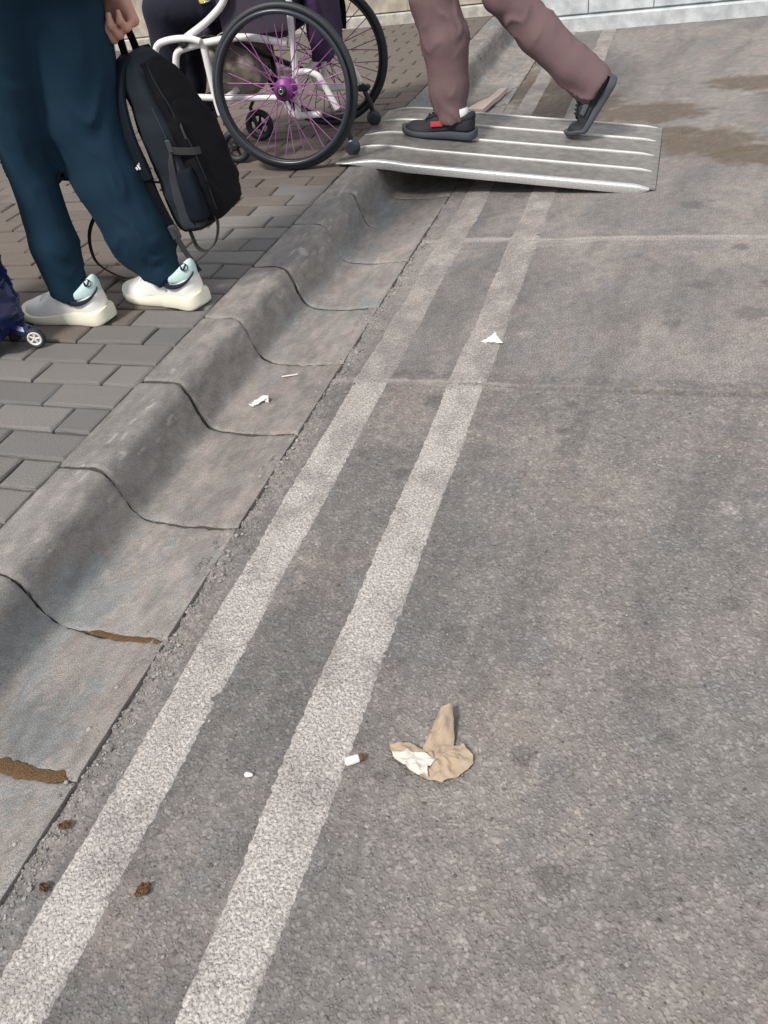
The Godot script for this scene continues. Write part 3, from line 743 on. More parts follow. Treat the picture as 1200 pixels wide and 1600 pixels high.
func build_wheelchair() -> void:
	var c := thing("wheelchair", "white framed wheelchair with purple spoked wheels on the pavers", "wheelchair", CHAIR_AT, CHAIR_TURN)
	big_wheel(c, 1.0); big_wheel(c, -1.0)
	for s in [1.0, -1.0]:
		var z: float = 0.2 * s
		var tube := func(called: String, pts: Array, r := 0.0118):
			var p := []
			for q in pts: p.append(Vector3(q[0], q[1], z if q.size() < 3 else q[2] * s))
			var b := Build.new(); b.tube(curve(p, 0.012), r, 12); return commit(called, b, M.white_frame, c)
		tube.call("back_post", [[0.008, 0.155], [0.029, 0.325], [0.043, 0.48], [0.07, 0.72], [0.075, 0.80]])
		var hb := Build.new(); hb.tube([Vector3(0.07, 0.802, z), Vector3(0.105, 0.81, z), Vector3(0.19, 0.80, z)], 0.017, 12); commit("push_handle", hb, M.black_plastic, c)
		tube.call("seat_rail", [[0.015, 0.400], [-0.08, 0.425], [-0.167, 0.437], [-0.28, 0.432], [-0.36, 0.424], [-0.405, 0.412], [-0.425, 0.375], [-0.44, 0.30], [-0.475, 0.16], [-0.50, 0.11]], 0.0125)
		tube.call("front_rail", [[-0.30, 0.438, 0.216], [-0.34, 0.452, 0.218], [-0.40, 0.456, 0.218], [-0.458, 0.448, 0.218], [-0.482, 0.425, 0.218], [-0.492, 0.38, 0.216], [-0.50, 0.30, 0.214]], 0.0118)
		tube.call("arm_support", [[-0.375, 0.447], [-0.35, 0.458], [-0.253, 0.503], [-0.18, 0.56], [-0.17, 0.64]], 0.0125)
		tube.call("lower_rail", [[-0.37, 0.258], [-0.283, 0.249], [-0.137, 0.237], [-0.05, 0.228], [-0.026, 0.20], [-0.012, 0.172], [0.03, 0.164], [0.098, 0.163]])
		tube.call("anti_tip_tube", [[0.026, 0.305], [0.068, 0.307], [0.10, 0.295], [0.118, 0.275], [0.164, 0.173]], 0.0115)
		tube.call("caster_post", [[-0.30, 0.43], [-0.30, 0.25], [-0.295, 0.19]], 0.0135)
		var fork := Build.new(); fork.tube([Vector3(0.166, 0.168, z), Vector3(0.19, 0.10, z), Vector3(0.198, 0.065, z)], 0.010, 10); commit("anti_tip_fork", fork, M.black_plastic, c)
		var roll := Build.new(); roll.disc(Vector3(0.20, 0.040, z), Vector3(0, 0, 1), [[0.018, -0.013], [0.028, -0.010], [0.031, 0.0], [0.028, 0.010], [0.018, 0.013], [0.008, 0.0132]], 20); commit("anti_tip_roller", roll, M.hand_rim, c)
		var clampb := Build.new(); clampb.box(Vector3(0.172, 0.155, z), Vector3(0.05, 0.022, 0.036), 0.005); commit("clamp", clampb, M.black_plastic, c)
		# front caster
		var cz: float = 0.15 * s
		var cw := Node3D.new(); cw.name = "caster"; c.add_child(cw, true); cw.position = Vector3(-0.285, 0.062, cz)
		var t := Build.new(); t.torus(Vector3.ZERO, Vector3(0, 0, 1), 0.048, 0.0138, 40, 10); commit("tyre", t, M.rubber, cw)
		t = Build.new(); t.disc(Vector3.ZERO, Vector3(0, 0, 1), [[0.006, -0.016], [0.014, -0.016], [0.014, 0.016], [0.006, 0.016]], 16); commit("hub", t, M.black_plastic, cw)
		for k in 5:
			var a := TAU * k / 5.0; t = Build.new(); t.tube([Vector3(cos(a), sin(a), 0) * 0.012, Vector3(cos(a), sin(a), 0) * 0.04], 0.0055, 6); commit("spoke", t, M.rubber, cw)
		var fk := Build.new(); fk.tube([Vector3(-0.295, 0.19, z * 0.75), Vector3(-0.30, 0.15, z * 0.86), Vector3(-0.30, 0.135, cz - 0.024 * s), Vector3(-0.287, 0.062, cz - 0.024 * s)], 0.008, 8); commit("caster_fork", fk, M.black_plastic, c)
		var fp := Build.new(); fp.box(Vector3(-0.55, 0.105, 0.1 * s), Vector3(0.16, 0.014, 0.15), 0.004); commit("footplate", fp, M.black_plastic, c)
		var ft := Build.new(); ft.tube([Vector3(-0.50, 0.11, z), Vector3(-0.55, 0.10, 0.12 * s)], 0.012, 8); commit("footplate_arm", ft, M.white_frame, c)
		var arm := Build.new(); arm.box(Vector3(-0.10, 0.655, z + 0.01 * s), Vector3(0.30, 0.03, 0.05), 0.01); commit("armrest", arm, M.black_plastic, c)
		var joint := Build.new(); joint.box(Vector3(-0.372, 0.442, z + 0.004 * s), Vector3(0.03, 0.036, 0.04), 0.006, Basis(Vector3(0, 0, 1), 0.5)); commit("clamp", joint, M.black_plastic, c)
		var guard := Build.new(); guard.box(Vector3(-0.10, 0.51, 0.178 * s), Vector3(0.25, 0.15, 0.006), 0.003); commit("side_guard", guard, M.cushion, c)
	var ct := Build.new(); ct.tube([Vector3(0, 0.272, -0.24), Vector3(0, 0.272, 0.24)], 0.013, 12); commit("axle_tube", ct, M.white_frame, c)
	ct = Build.new(); ct.tube([Vector3(-0.26, 0.245, -0.2), Vector3(-0.26, 0.245, 0.2)], 0.0115, 10); commit("cross_tube", ct, M.white_frame, c)
	for s in [1.0, -1.0]:
		var br := Build.new(); br.tube([Vector3(-0.18, 0.42, 0.19 * s), Vector3(-0.06, 0.24, -0.19 * s)], 0.0105, 10); commit("cross_brace", br, M.black_plastic, c)
	var seat := solid([[Vector3(-0.33, 0.452, -0.12), Vector3(-0.33, 0.452, 0.12), 0.03, 0.03], [Vector3(-0.2, 0.452, -0.12), Vector3(-0.2, 0.452, 0.12), 0.034, 0.034], [Vector3(-0.08, 0.452, -0.12), Vector3(-0.08, 0.452, 0.12), 0.034, 0.034], [Vector3(0.0, 0.455, -0.12), Vector3(0.0, 0.455, 0.12), 0.033, 0.033]], 0.012, 0.11)
	commit("seat_cushion", seat, M.cushion, c)
	var back := Build.new(); var rs := []
	for y in steps(0.47, 0.78, 0.02):
		var ring := []
		for k in 13:
			var z := lerpf(-0.205, 0.205, k / 12.0); ring.append(Vector3(0.045 + (y - 0.48) * 0.1 + 0.025 * cos(z / 0.205 * PI / 2), y, z))
		for k in 13:
			var z := lerpf(0.205, -0.205, k / 12.0); ring.append(Vector3(0.039 + (y - 0.48) * 0.1 + 0.025 * cos(z / 0.205 * PI / 2), y, z))
		rs.append(ring)
	back.rings(rs); commit("backrest", back, M.jacket_dark, c)
	# purple bag slung behind the backrest
	var bag := thing("hanging_bag", "dark purple bag slung behind the wheelchair backrest", "bag", CHAIR_AT, CHAIR_TURN)
	var bs := soft_box(fine_rows([[0.315, 0.105, 0.02, 0, 0.10], [0.325, 0.105, 0.034, 0, 0.14], [0.40, 0.105, 0.038, 0, 0.15], [0.50, 0.105, 0.034, 0, 0.15], [0.56, 0.10, 0.02, 0, 0.14], [0.565, 0.10, 0.008, 0, 0.12]], 4), 0.012)
	commit("sack", bs, M.bag_purple, bag)
	for s in [1.0, -1.0]:
		var st := Build.new(); st.ribbon(curve([Vector3(0.11, 0.50, 0.12 * s), Vector3(0.115, 0.62, 0.16 * s), Vector3(0.12, 0.83, 0.2 * s)], 0.02), Vector3(0, 0, 1), 0.024, 0.003); commit("strap", st, M.pack_black, bag)
	var tail := Build.new(); tail.ribbon(curve([Vector3(0.125, 0.52, -0.155), Vector3(0.13, 0.45, -0.19), Vector3(0.118, 0.37, -0.2)], 0.02), Vector3(1, 0, 0), 0.03, 0.004); commit("strap", tail, M.pack_black, bag)
	# crumpled beige bag under the seat
	var tote := thing("cloth_bag", "crumpled beige cloth bag hanging under the wheelchair seat", "bag", CHAIR_AT, CHAIR_TURN)
	var cr := func(p: Vector3, _n: Vector3) -> float: return 0.012 * nz_c.get_noise_3d(p.x * 11.0, p.y * 20.0, p.z * 11.0) - 0.004
	commit("sack", solid([[Vector3(-0.30, 0.375, -0.02), Vector3(-0.29, 0.27, 0.02), 0.05, 0.07], [Vector3(-0.20, 0.36, -0.03), Vector3(-0.21, 0.28, 0.0), 0.05, 0.06], [Vector3(-0.33, 0.40, 0.09), Vector3(-0.32, 0.30, 0.10), 0.02, 0.035]], 0.008, 0.05, [], cr), M.cloth_beige, tote)
	var hl := Build.new(); hl.ribbon(curve([Vector3(-0.28, 0.41, 0.05), Vector3(-0.29, 0.437, 0.12), Vector3(-0.30, 0.452, 0.19)], 0.02), Vector3(1, 0, 0), 0.02, 0.003); commit("handle", hl, M.cloth_beige, tote)

# ------------------------------------------------------------------ people
# shoe: heel at the origin, toe towards +x
func shoe_outline(t: float) -> Vector2:     # (half width, sideways shift) along the length
	var w := 0.036 + 0.015 * smooth_step(0.25, 0.68, t)
	w *= sqrt(maxf(0.0, 1.0 - pow(maxf(0.0, (0.16 - t) / 0.16), 2.6))) if t < 0.16 else 1.0
	w *= sqrt(maxf(0.0, 1.0 - pow(maxf(0.0, (t - 0.72) / 0.28), 2.3))) if t > 0.72 else 1.0
	return Vector2(maxf(w, 0.0006), 0.004 * sin(t * PI))

func sneaker(parent: Node3D, white: bool, xf: Transform3D, length: float, bend_toe := 0.0, side := 1.0) -> Node3D:
	var s := Node3D.new(); s.name = "shoe"; parent.add_child(s, true); s.transform = xf
	var toe := func(p: Vector3) -> Vector3:         # the toe box bends upwards past the ball of the foot
		var x0 := length * 0.68
		if bend_toe == 0.0 or p.x < x0: return p
		var a := bend_toe * smooth_step(x0, x0 + 0.04, p.x); var d := p.x - x0
		return Vector3(x0 + d * cos(a) - p.y * sin(a) * 0.6, p.y * cos(a) + d * sin(a), p.z)
	var ts := []
	for i in 41: ts.append(0.5 - 0.5 * cos(PI * i / 40.0))
	# sole
	var b := Build.new(); var rs := []
	for t in ts:
		var o := shoe_outline(t); var w := o.x * (1.10 if white else 1.06) + 0.002
		var thick := lerpf(0.036 if white else 0.03, 0.022, smooth_step(0.25, 0.75, t))
		var lift := 0.012 * pow(maxf(0.0, (t - 0.72) / 0.28), 2.0) + 0.010 * pow(maxf(0.0, (0.10 - t) / 0.10), 2.0)
		var ring := []
		for q in [[-0.86, 0.0], [-0.97, 0.14], [-1.0, 0.5], [-0.97, 0.85], [-0.9, 1.0], [0.9, 1.0], [0.97, 0.85], [1.0, 0.5], [0.97, 0.14], [0.86, 0.0]]:
			var flare: float = 1.0 + (0.08 * (1.0 - q[1]) if white and t < 0.4 else 0.0)
			ring.append(toe.call(Vector3(lerpf(-0.012, length + 0.004, t), lift + thick * q[1], o.y + w * q[0] * flare)))
		rs.append(ring)
	b.rings(rs); commit("sole", b, M.sole_white if white else M.sole_black, s)
	# upper
	b = Build.new(); rs = []
	for t in ts:
		var o := shoe_outline(t); var base := lerpf(0.028, 0.016, smooth_step(0.25, 0.75, t))
		var top := 0.0
		if t < 0.42: top = lerpf(0.088, 0.074, t / 0.42)
		else: top = lerpf(0.074 + 0.020, 0.047, smooth_step(0.42, 0.80, t)) - 0.020 * smooth_step(0.56, 0.42, t)
		top *= 1.0 if t < 0.85 else sqrt(maxf(0.02, 1.0 - pow((t - 0.85) / 0.15, 2.0) * 0.75))
		if t < 0.03: top *= 0.93
		var narrow := lerpf(0.80, 0.60, smooth_step(0.35, 0.7, t)) if t < 0.7 else lerpf(0.60, 0.8, (t - 0.7) / 0.3)
		var ring := []; var hgt := top - base
		for q in [[-1.0, 0.0], [-1.02, 0.2], [-0.98, 0.45], [-0.9, 0.7], [-0.72, 0.9], [-0.4, 1.0], [0.0, 1.03], [0.4, 1.0], [0.72, 0.9], [0.9, 0.7], [0.98, 0.45], [1.02, 0.2], [1.0, 0.0]]:
			var ww: float = o.x * lerpf(1.0, narrow / 0.8, q[1] * 0.8)
			ring.append(toe.call(Vector3(lerpf(0.0, length - 0.006, t), base + hgt * q[1], o.y + ww * q[0])))
		rs.append(ring)
	b.rings(rs); commit("upper", b, M.shoe_white if white else M.shoe_black, s)
	# padded collar that rises to the heel tab
	b = Build.new(); rs = []
	for lv in [[0.0, 0.030], [0.35, 0.0335], [0.7, 0.033], [0.92, 0.0305], [1.0, 0.026]]:
		var ring := []
		for k in 24:
			var a := TAU * k / 24.0; var back := 0.5 - 0.5 * cos(a)        # 1 at the heel
			var hgt := lerpf(0.070, 0.120 if white else 0.100, pow(back, 1.6))
			ring.append(Vector3(0.056 + cos(a) * 0.056 * (lv[1] / 0.0335) - 0.004 * back * lv[0], 0.062 + (hgt - 0.062) * lv[0], sin(a) * lv[1]))
		rs.append(ring)
	b.rings(rs); commit("collar", b, M.shoe_mint if white else M.shoe_black, s)
	if white:
		# dark stripe sweeping back along the side to the heel
		b = Build.new(); rs = []
		for i in 25:
			var t := i / 24.0; var a := lerpf(0.35 * PI, PI * 0.96, t)
			var x := 0.058 + cos(a) * 0.060; var w := 0.0075 * (1.0 - 0.72 * t) * smooth_step(0.0, 0.12, t + 0.06)
			var y := lerpf(0.063, 0.090, t * t) - 0.006 * sin(PI * t); var z := sin(a) * 0.0385 * side
			var out := Vector3(cos(a) * 0.6, 0.1, sin(a) * side).normalized() * 0.0035
			rs.append([Vector3(x, y - w, z), Vector3(x, y - w, z) + out, Vector3(x, y + w, z) + out, Vector3(x, y + w, z)])
		b.rings(rs); commit("side_stripe", b, M.shoe_mark, s)
		# small dark tick mark on the heel tab
		b = Build.new(); var path := []
		for q in [[-0.010, 0.004], [-0.008, -0.003], [-0.002, -0.004], [0.006, 0.001], [0.012, 0.006]]:
			path.append(Vector3(0.010 - q[0] * 0.2, 0.106 + q[1], (0.0205 + q[0] * -0.55) * side))
		b.tube(curve(path, 0.002), 0.0017, 6); commit("heel_mark", b, M.shoe_mark, s)
		b = Build.new(); b.torus(Vector3(0.0085, 0.1065, 0.0205 * side), Vector3(-0.75, 0.1, 0.65 * side), 0.0085, 0.0011, 20, 5); commit("heel_ring", b, M.shoe_mark, s)
		b = Build.new(); rs = []
		for i in 7:                                # laces
			var t := 0.42 + 0.05 * i; var lace := Build.new()
			var y := 0.078 - 0.028 * smooth_step(0.42, 0.78, t)
			lace.tube(curve([Vector3(length * t, y - 0.006, -0.024), Vector3(length * (t + 0.01), y + 0.006, 0.0), Vector3(length * t, y - 0.006, 0.024)], 0.008), 0.0028, 6); commit("lace", lace, M.shoe_white, s)
	else:
		b = Build.new(); rs = []                                    # red tongue and laces
		for i in 9:
			var t := lerpf(0.36, 0.66, i / 8.0); var y := lerpf(0.098, 0.061, i / 8.0); var ring := []
			for q in [[-1, 0], [-0.6, 0.7], [0, 1], [0.6, 0.7], [1, 0], [0, -1]]: ring.append(toe.call(Vector3(length * t, y + q[1] * 0.008, q[0] * 0.026)))
			rs.append(ring)
		b.rings(rs); commit("tongue", b, M.shoe_black, s)
		for sd in [1.0, -1.0]:
			b = Build.new(); rs = []
			for i in 7:
				var t := lerpf(0.40, 0.56, i / 6.0); var y := lerpf(0.060, 0.056, i / 6.0); var z: float = sd * lerpf(0.036, 0.044, i / 6.0)
				rs.append([Vector3(length * t, y - 0.012, z + sd * 0.004), Vector3(length * t, y - 0.011, z + sd * 0.007), Vector3(length * t, y + 0.006, z + sd * 0.0035), Vector3(length * t, y + 0.007, z - sd * 0.001)])
			b.rings(rs); commit("side_flash", b, M.shoe_red if bend_toe == 0.0 else M.sole_black, s)
		for i in 5:
			var t := 0.42 + 0.05 * i; var y := lerpf(0.092, 0.070, i / 4.0); var lace := Build.new()
			lace.tube(curve([Vector3(length * t, y - 0.010, -0.026), Vector3(length * (t + 0.01), y + 0.008, 0.0), Vector3(length * t, y - 0.010, 0.026)], 0.008), 0.0026, 6); commit("lace", lace, M.shoe_red if i < 2 and bend_toe == 0.0 else M.shoe_black, s)
		if bend_toe == 0.0:
			b = Build.new(); b.tube([Vector3(0.055, 0.07, 0), Vector3(0.055, 0.108, 0)], [0.030, 0.027], 14); commit("sock", b, M.sock_white, s)
	return s

# hand: from wrist along dir, palm normal pn; curl in 0..1; appended to the body's shape
func hand_prims(wrist: Vector3, dir: Vector3, pn: Vector3, curl: float, thumb_side: float) -> Array:
	dir = dir.normalized(); pn = (pn - dir * pn.dot(dir)).normalized()
	var across := dir.cross(pn).normalized() * thumb_side        # towards the thumb
	var out := [[wrist - dir * 0.03, wrist + dir * 0.01, 0.025, 0.024]]
	for i in 4: out.append([wrist + dir * 0.01 + across * (0.016 - 0.011 * i), wrist + dir * 0.075 + across * (0.030 - 0.020 * i), 0.017, 0.0125])
	for i in 4:
		var p := wrist + dir * (0.082 - 0.004 * absf(i - 1.0)) + across * (0.030 - 0.020 * i); var a := 0.35 * curl
		var lens: Array = [[0.040, 0.025, 0.020], [0.045, 0.028, 0.021], [0.042, 0.026, 0.020], [0.032, 0.020, 0.018]][i]
		var r := 0.0098 if i < 3 else 0.0085
		for k in 3:
			a += curl * [0.95, 1.45, 0.9][k]
			var q: Vector3 = p + (dir * cos(a) + pn * sin(a)) * lens[k]
			out.append([p, q, r, r - 0.0009]); p = q; r -= 0.0008
	var tp := wrist + dir * 0.025 + across * 0.026; var d1 := (dir * 0.7 + across * 0.62 + pn * 0.35 * curl).normalized()
	var t1 := tp + d1 * 0.042; var d2 := (dir * 0.75 + across * (0.3 - 0.5 * curl) + pn * (0.2 + 0.7 * curl)).normalized(); var t2 := t1 + d2 * 0.032
	out.append([tp - across * 0.008, t1, 0.0155, 0.0115]); out.append([t1, t2, 0.0112, 0.0100]); out.append([t2, t2 + (d2 + pn * 0.3 * curl).normalized() * 0.026, 0.0100, 0.0085])
	return out

# everything above the trousers, the skin of the head and the hands, and thin legs inside the cloth
func figure(p: Node3D, pelvis: Vector3, fwd: Vector3, lean: float, arms: Array, legs: Array, coat: Material) -> void:
	fwd = fwd.normalized(); var left := Vector3.UP.cross(fwd).normalized()
	var up := (Vector3.UP * cos(lean) + fwd * sin(lean)).normalized()
	var chest := pelvis + up * 0.40; var neck := pelvis + up * 0.56; var head := neck + Vector3.UP * 0.145 + fwd * 0.03
	var skin := [[pelvis, chest, 0.10, 0.11], [chest, neck, 0.09, 0.055], [neck, head - Vector3.UP * 0.05, 0.055, 0.055], [head + Vector3.UP * 0.035 - fwd * 0.012, head + Vector3.UP * 0.02, 0.088, 0.085], [head, head - Vector3.UP * 0.065 + fwd * 0.035, 0.072, 0.042]]
	for l in legs:
		for i in l.size() - 1: skin.append([l[i], l[i + 1], 0.036, 0.036])
	var jacket := [[pelvis + up * 0.02 + left * 0.05, pelvis + up * 0.02 - left * 0.05, 0.135, 0.135], [pelvis + up * 0.2 + left * 0.06, pelvis + up * 0.2 - left * 0.06, 0.125, 0.125], [chest + left * 0.08, chest - left * 0.08, 0.128, 0.128], [neck - up * 0.06 + left * 0.13, neck - up * 0.06 - left * 0.13, 0.068, 0.068]]
	for a in arms:            # [shoulder side sign, elbow, wrist, hand dir, palm normal, curl]
		var sh: Vector3 = neck - up * 0.065 + left * (0.18 * a[0])
		skin.append([sh, a[1], 0.045, 0.040]); skin.append([a[1], a[2], 0.040, 0.027])
		jacket.append([sh, a[1], 0.068, 0.056]); jacket.append([a[1], (a[1] as Vector3).lerp(a[2], 0.9), 0.056, 0.043])
	var b := solid(skin, 0.014, 0.03)
	for a in arms: solid(hand_prims(a[2], a[3], a[4], a[5], a[6]), 0.004, 0.008, [], null, b)
	# face: nose, ears, brow
	solid([[head + fwd * 0.088 + Vector3.UP * 0.012, head + fwd * 0.106 - Vector3.UP * 0.022, 0.008, 0.013], [head + left * 0.078 + Vector3.UP * 0.01, head + left * 0.08 - Vector3.UP * 0.025, 0.012, 0.009], [head - left * 0.078 + Vector3.UP * 0.01, head - left * 0.08 - Vector3.UP * 0.025, 0.012, 0.009], [head + fwd * 0.078 - Vector3.UP * 0.055 + left * 0.018, head + fwd * 0.078 - Vector3.UP * 0.055 - left * 0.018, 0.009, 0.009]], 0.006, 0.006, [], null, b)
	commit("body", b, M.skin, p)
	var folds := func(q: Vector3, _n: Vector3) -> float: return 0.008 * nz_b.get_noise_3d(q.x * 9.0, q.y * 14.0, q.z * 9.0)
	commit("jacket", solid(jacket, 0.016, 0.06, [], folds), coat, p)
	commit("hair", solid([[head + Vector3.UP * 0.055 - fwd * 0.02, head + Vector3.UP * 0.05, 0.09, 0.085], [head + Vector3.UP * 0.03 - fwd * 0.035, head - fwd * 0.04 - Vector3.UP * 0.03, 0.082, 0.06]], 0.010, 0.03, [[head + fwd * 0.075 + Vector3.UP * 0.0, (fwd - Vector3.UP * 0.55).normalized(), 0.14]]), M.hair, p)
	for s in [1.0, -1.0]:
		var e := Build.new(); e.disc(head + fwd * 0.081 + left * (0.031 * s) + Vector3.UP * 0.012, fwd, [[0.010, 0.0], [0.008, 0.005], [0.003, 0.0075]], 12); commit("eye", e, M.shoe_mark, p)

func cloth_folds(p: Vector3, low: float, knee: float, amount: float) -> float:
	var near_hem := smooth_step(low + 0.20, low + 0.03, p.y); var near_knee := exp(-pow((p.y - knee) / 0.10, 2.0))
	var wav := nz_a.get_noise_3d(p.x * 5.0, p.y * 2.6, p.z * 5.0); var warp := nz_a.get_noise_3d(p.x * 8.0 + 30.0, p.y * 5.0, p.z * 8.0)
	var rings := 0.6 - 1.6 * pow(absf(sin(p.y * 42.0 + warp * 3.2 + p.x * 12.0)), 0.7); var slant := 0.55 - 1.5 * pow(absf(sin(p.y * 23.0 + p.x * 17.0 + warp * 3.5)), 0.65)
	return amount * (0.007 * near_hem * rings * (0.6 + warp) + 0.007 * near_knee * slant * smooth_step(-0.2, 0.5, warp) + 0.008 * wav + 0.003 * slant * smooth_step(0.0, 0.6, wav) - 0.004)

func build_standing_person() -> void:
	var p := thing("person", "person in loose teal trousers and white sneakers holding a backpack by its loop", "person", Vector3.ZERO)
	var nf := Vector3(-1.392, KERB_Y, -1.668); var nt := Vector3(-0.292, 0, -0.03)        # near shoe heel and its direction
	var ff := Vector3(-1.155, KERB_Y, -1.765); var ft := Vector3(-0.285, 0, -0.075)
	sneaker(p, true, Transform3D(Basis(nt.normalized(), Vector3.UP * 1.1, nt.normalized().cross(Vector3.UP) * 1.08), nf), 0.282, 0.0, -1.0)
	sneaker(p, true, Transform3D(Basis(ft.normalized(), Vector3.UP * 1.1, ft.normalized().cross(Vector3.UP) * 1.08), ff), 0.278, 0.0, -1.0)
	var nl := [Vector3(-1.494, 0.205, -1.675), Vector3(-1.486, 0.33, -1.685), Vector3(-1.490, 0.53, -1.70), Vector3(-1.460, 0.70, -1.70), Vector3(-1.40, 0.93, -1.70)]
	var fl := [Vector3(-1.278, 0.215, -1.785), Vector3(-1.305, 0.31, -1.80), Vector3(-1.340, 0.45, -1.805), Vector3(-1.362, 0.60, -1.805), Vector3(-1.325, 0.93, -1.80)]
	var pr := []
	var rn := [0.058, 0.068, 0.064, 0.074, 0.100]; var rf := [0.062, 0.095, 0.106, 0.108, 0.106]
	for i in 4:
		pr.append([nl[i], nl[i + 1], rn[i], rn[i + 1]]); pr.append([fl[i], fl[i + 1], rf[i], rf[i + 1]])
	pr.append([Vector3(-1.40, 0.94, -1.72), Vector3(-1.30, 0.93, -1.79), 0.125, 0.125]); pr.append([Vector3(-1.37, 1.05, -1.73), Vector3(-1.32, 1.05, -1.79), 0.115, 0.115])
	var fold := func(q: Vector3, _n: Vector3) -> float: return cloth_folds(q, 0.18, 0.56, 1.0)
	commit("trousers", solid(pr, 0.0075, 0.014, [[Vector3(-1.494, 0.190, -1.675), Vector3(-0.55, -0.83, 0.0).normalized(), 0.13], [Vector3(-1.278, 0.200, -1.785), Vector3(-0.55, -0.83, 0.0).normalized(), 0.13]], fold), M.trousers_teal, p)
	for a in [nl, fl]:
		var an := Build.new(); an.tube([Vector3(a[0].x + 0.02, KERB_Y + 0.06, a[0].z), Vector3(a[0].x + 0.015, 0.24, a[0].z)], [0.032, 0.036], 14); commit("sock", an, M.sock_white, p)
	figure(p, Vector3(-1.345, 1.02, -1.755), Vector3(-0.97, 0, -0.2), 0.0, [[-1.0, Vector3(-1.22, 1.10, -1.94), Vector3(-1.235, 0.845, -1.885), Vector3(0.14, -0.98, 0.06), Vector3(-0.2, -0.1, 1.0), 0.92, 1.0], [1.0, Vector3(-1.42, 1.13, -1.50), Vector3(-1.60, 1.02, -1.46), Vector3(-0.9, -0.4, 0.0), Vector3(0, -0.6, -0.8), 0.4, 1.0]], [nl, fl], M.jacket_dark)

func build_walking_person() -> void:
	var p := thing("person", "person in brown trousers and black shoes stepping up the metal ramp", "person", Vector3.ZERO)
	var f_dir := Vector3(-0.99, 0.10, -0.08).normalized(); var side_f := f_dir.cross(Vector3.UP).normalized()
	sneaker(p, false, Transform3D(Basis(f_dir, side_f.cross(f_dir), side_f), Vector3(-0.722, 0.0945 + 0.008, -3.255)), 0.292, 0.0, 1.0)
	# trailing foot, heel high, standing on its toes
	var r_dir := Vector3(-0.53, -0.84, 0.04).normalized(); var rs := r_dir.cross(Vector3(-0.86, 0.5, 0)).normalized(); rs = Vector3(-0.03, -0.03, -1).normalized()
	var rup := rs.cross(r_dir).normalized(); rs = r_dir.cross(rup).normalized()
	sneaker(p, false, Transform3D(Basis(r_dir, rup, rs), Vector3(-0.203, 0.236, -3.41)), 0.265, 0.62, 1.0)
	var fl := [Vector3(-0.802, 0.185, -3.27), Vector3(-0.815, 0.28, -3.285), Vector3(-0.825, 0.44, -3.30), Vector3(-0.855, 0.58, -3.30), Vector3(-0.75, 1.0, -3.31)]
	var bl := [Vector3(-0.290, 0.232, -3.41), Vector3(-0.375, 0.30, -3.41), Vector3(-0.495, 0.415, -3.41), Vector3(-0.620, 0.57, -3.40), Vector3(-0.70, 1.0, -3.42)]
	var rf := [0.068, 0.080, 0.095, 0.088, 0.11]; var rb := [0.078, 0.078, 0.080, 0.082, 0.11]; var pr := []
	for i in 4:
		pr.append([fl[i], fl[i + 1], rf[i], rf[i + 1]]); pr.append([bl[i], bl[i + 1], rb[i], rb[i + 1]])
	pr.append([Vector3(-0.74, 1.02, -3.31), Vector3(-0.71, 1.02, -3.42), 0.12, 0.12])
	var fold := func(q: Vector3, _n: Vector3) -> float: return cloth_folds(q, 0.15, 0.5, 1.05)
	commit("trousers", solid(pr, 0.009, 0.02, [[Vector3(-0.802, 0.160, -3.27), Vector3(-0.1, -1, 0).normalized(), 0.13], [Vector3(-0.268, 0.212, -3.41), (bl[0] - bl[1]).normalized(), 0.13]], fold), M.trousers_mauve, p)
	figure(p, Vector3(-0.74, 1.10, -3.365), Vector3(-1, 0, -0.08), 0.22, [[1.0, Vector3(-0.98, 1.17, -3.12), Vector3(-1.14, 0.99, -3.06), Vector3(-1, -0.45, 0), Vector3(0.1, -1, 0.0), 0.85, 1.0], [-1.0, Vector3(-0.95, 1.19, -3.60), Vector3(-1.13, 1.0, -3.50), Vector3(-1, -0.45, 0), Vector3(0.1, -1, 0.0), 0.85, -1.0]], [fl, bl], M.shirt_grey)

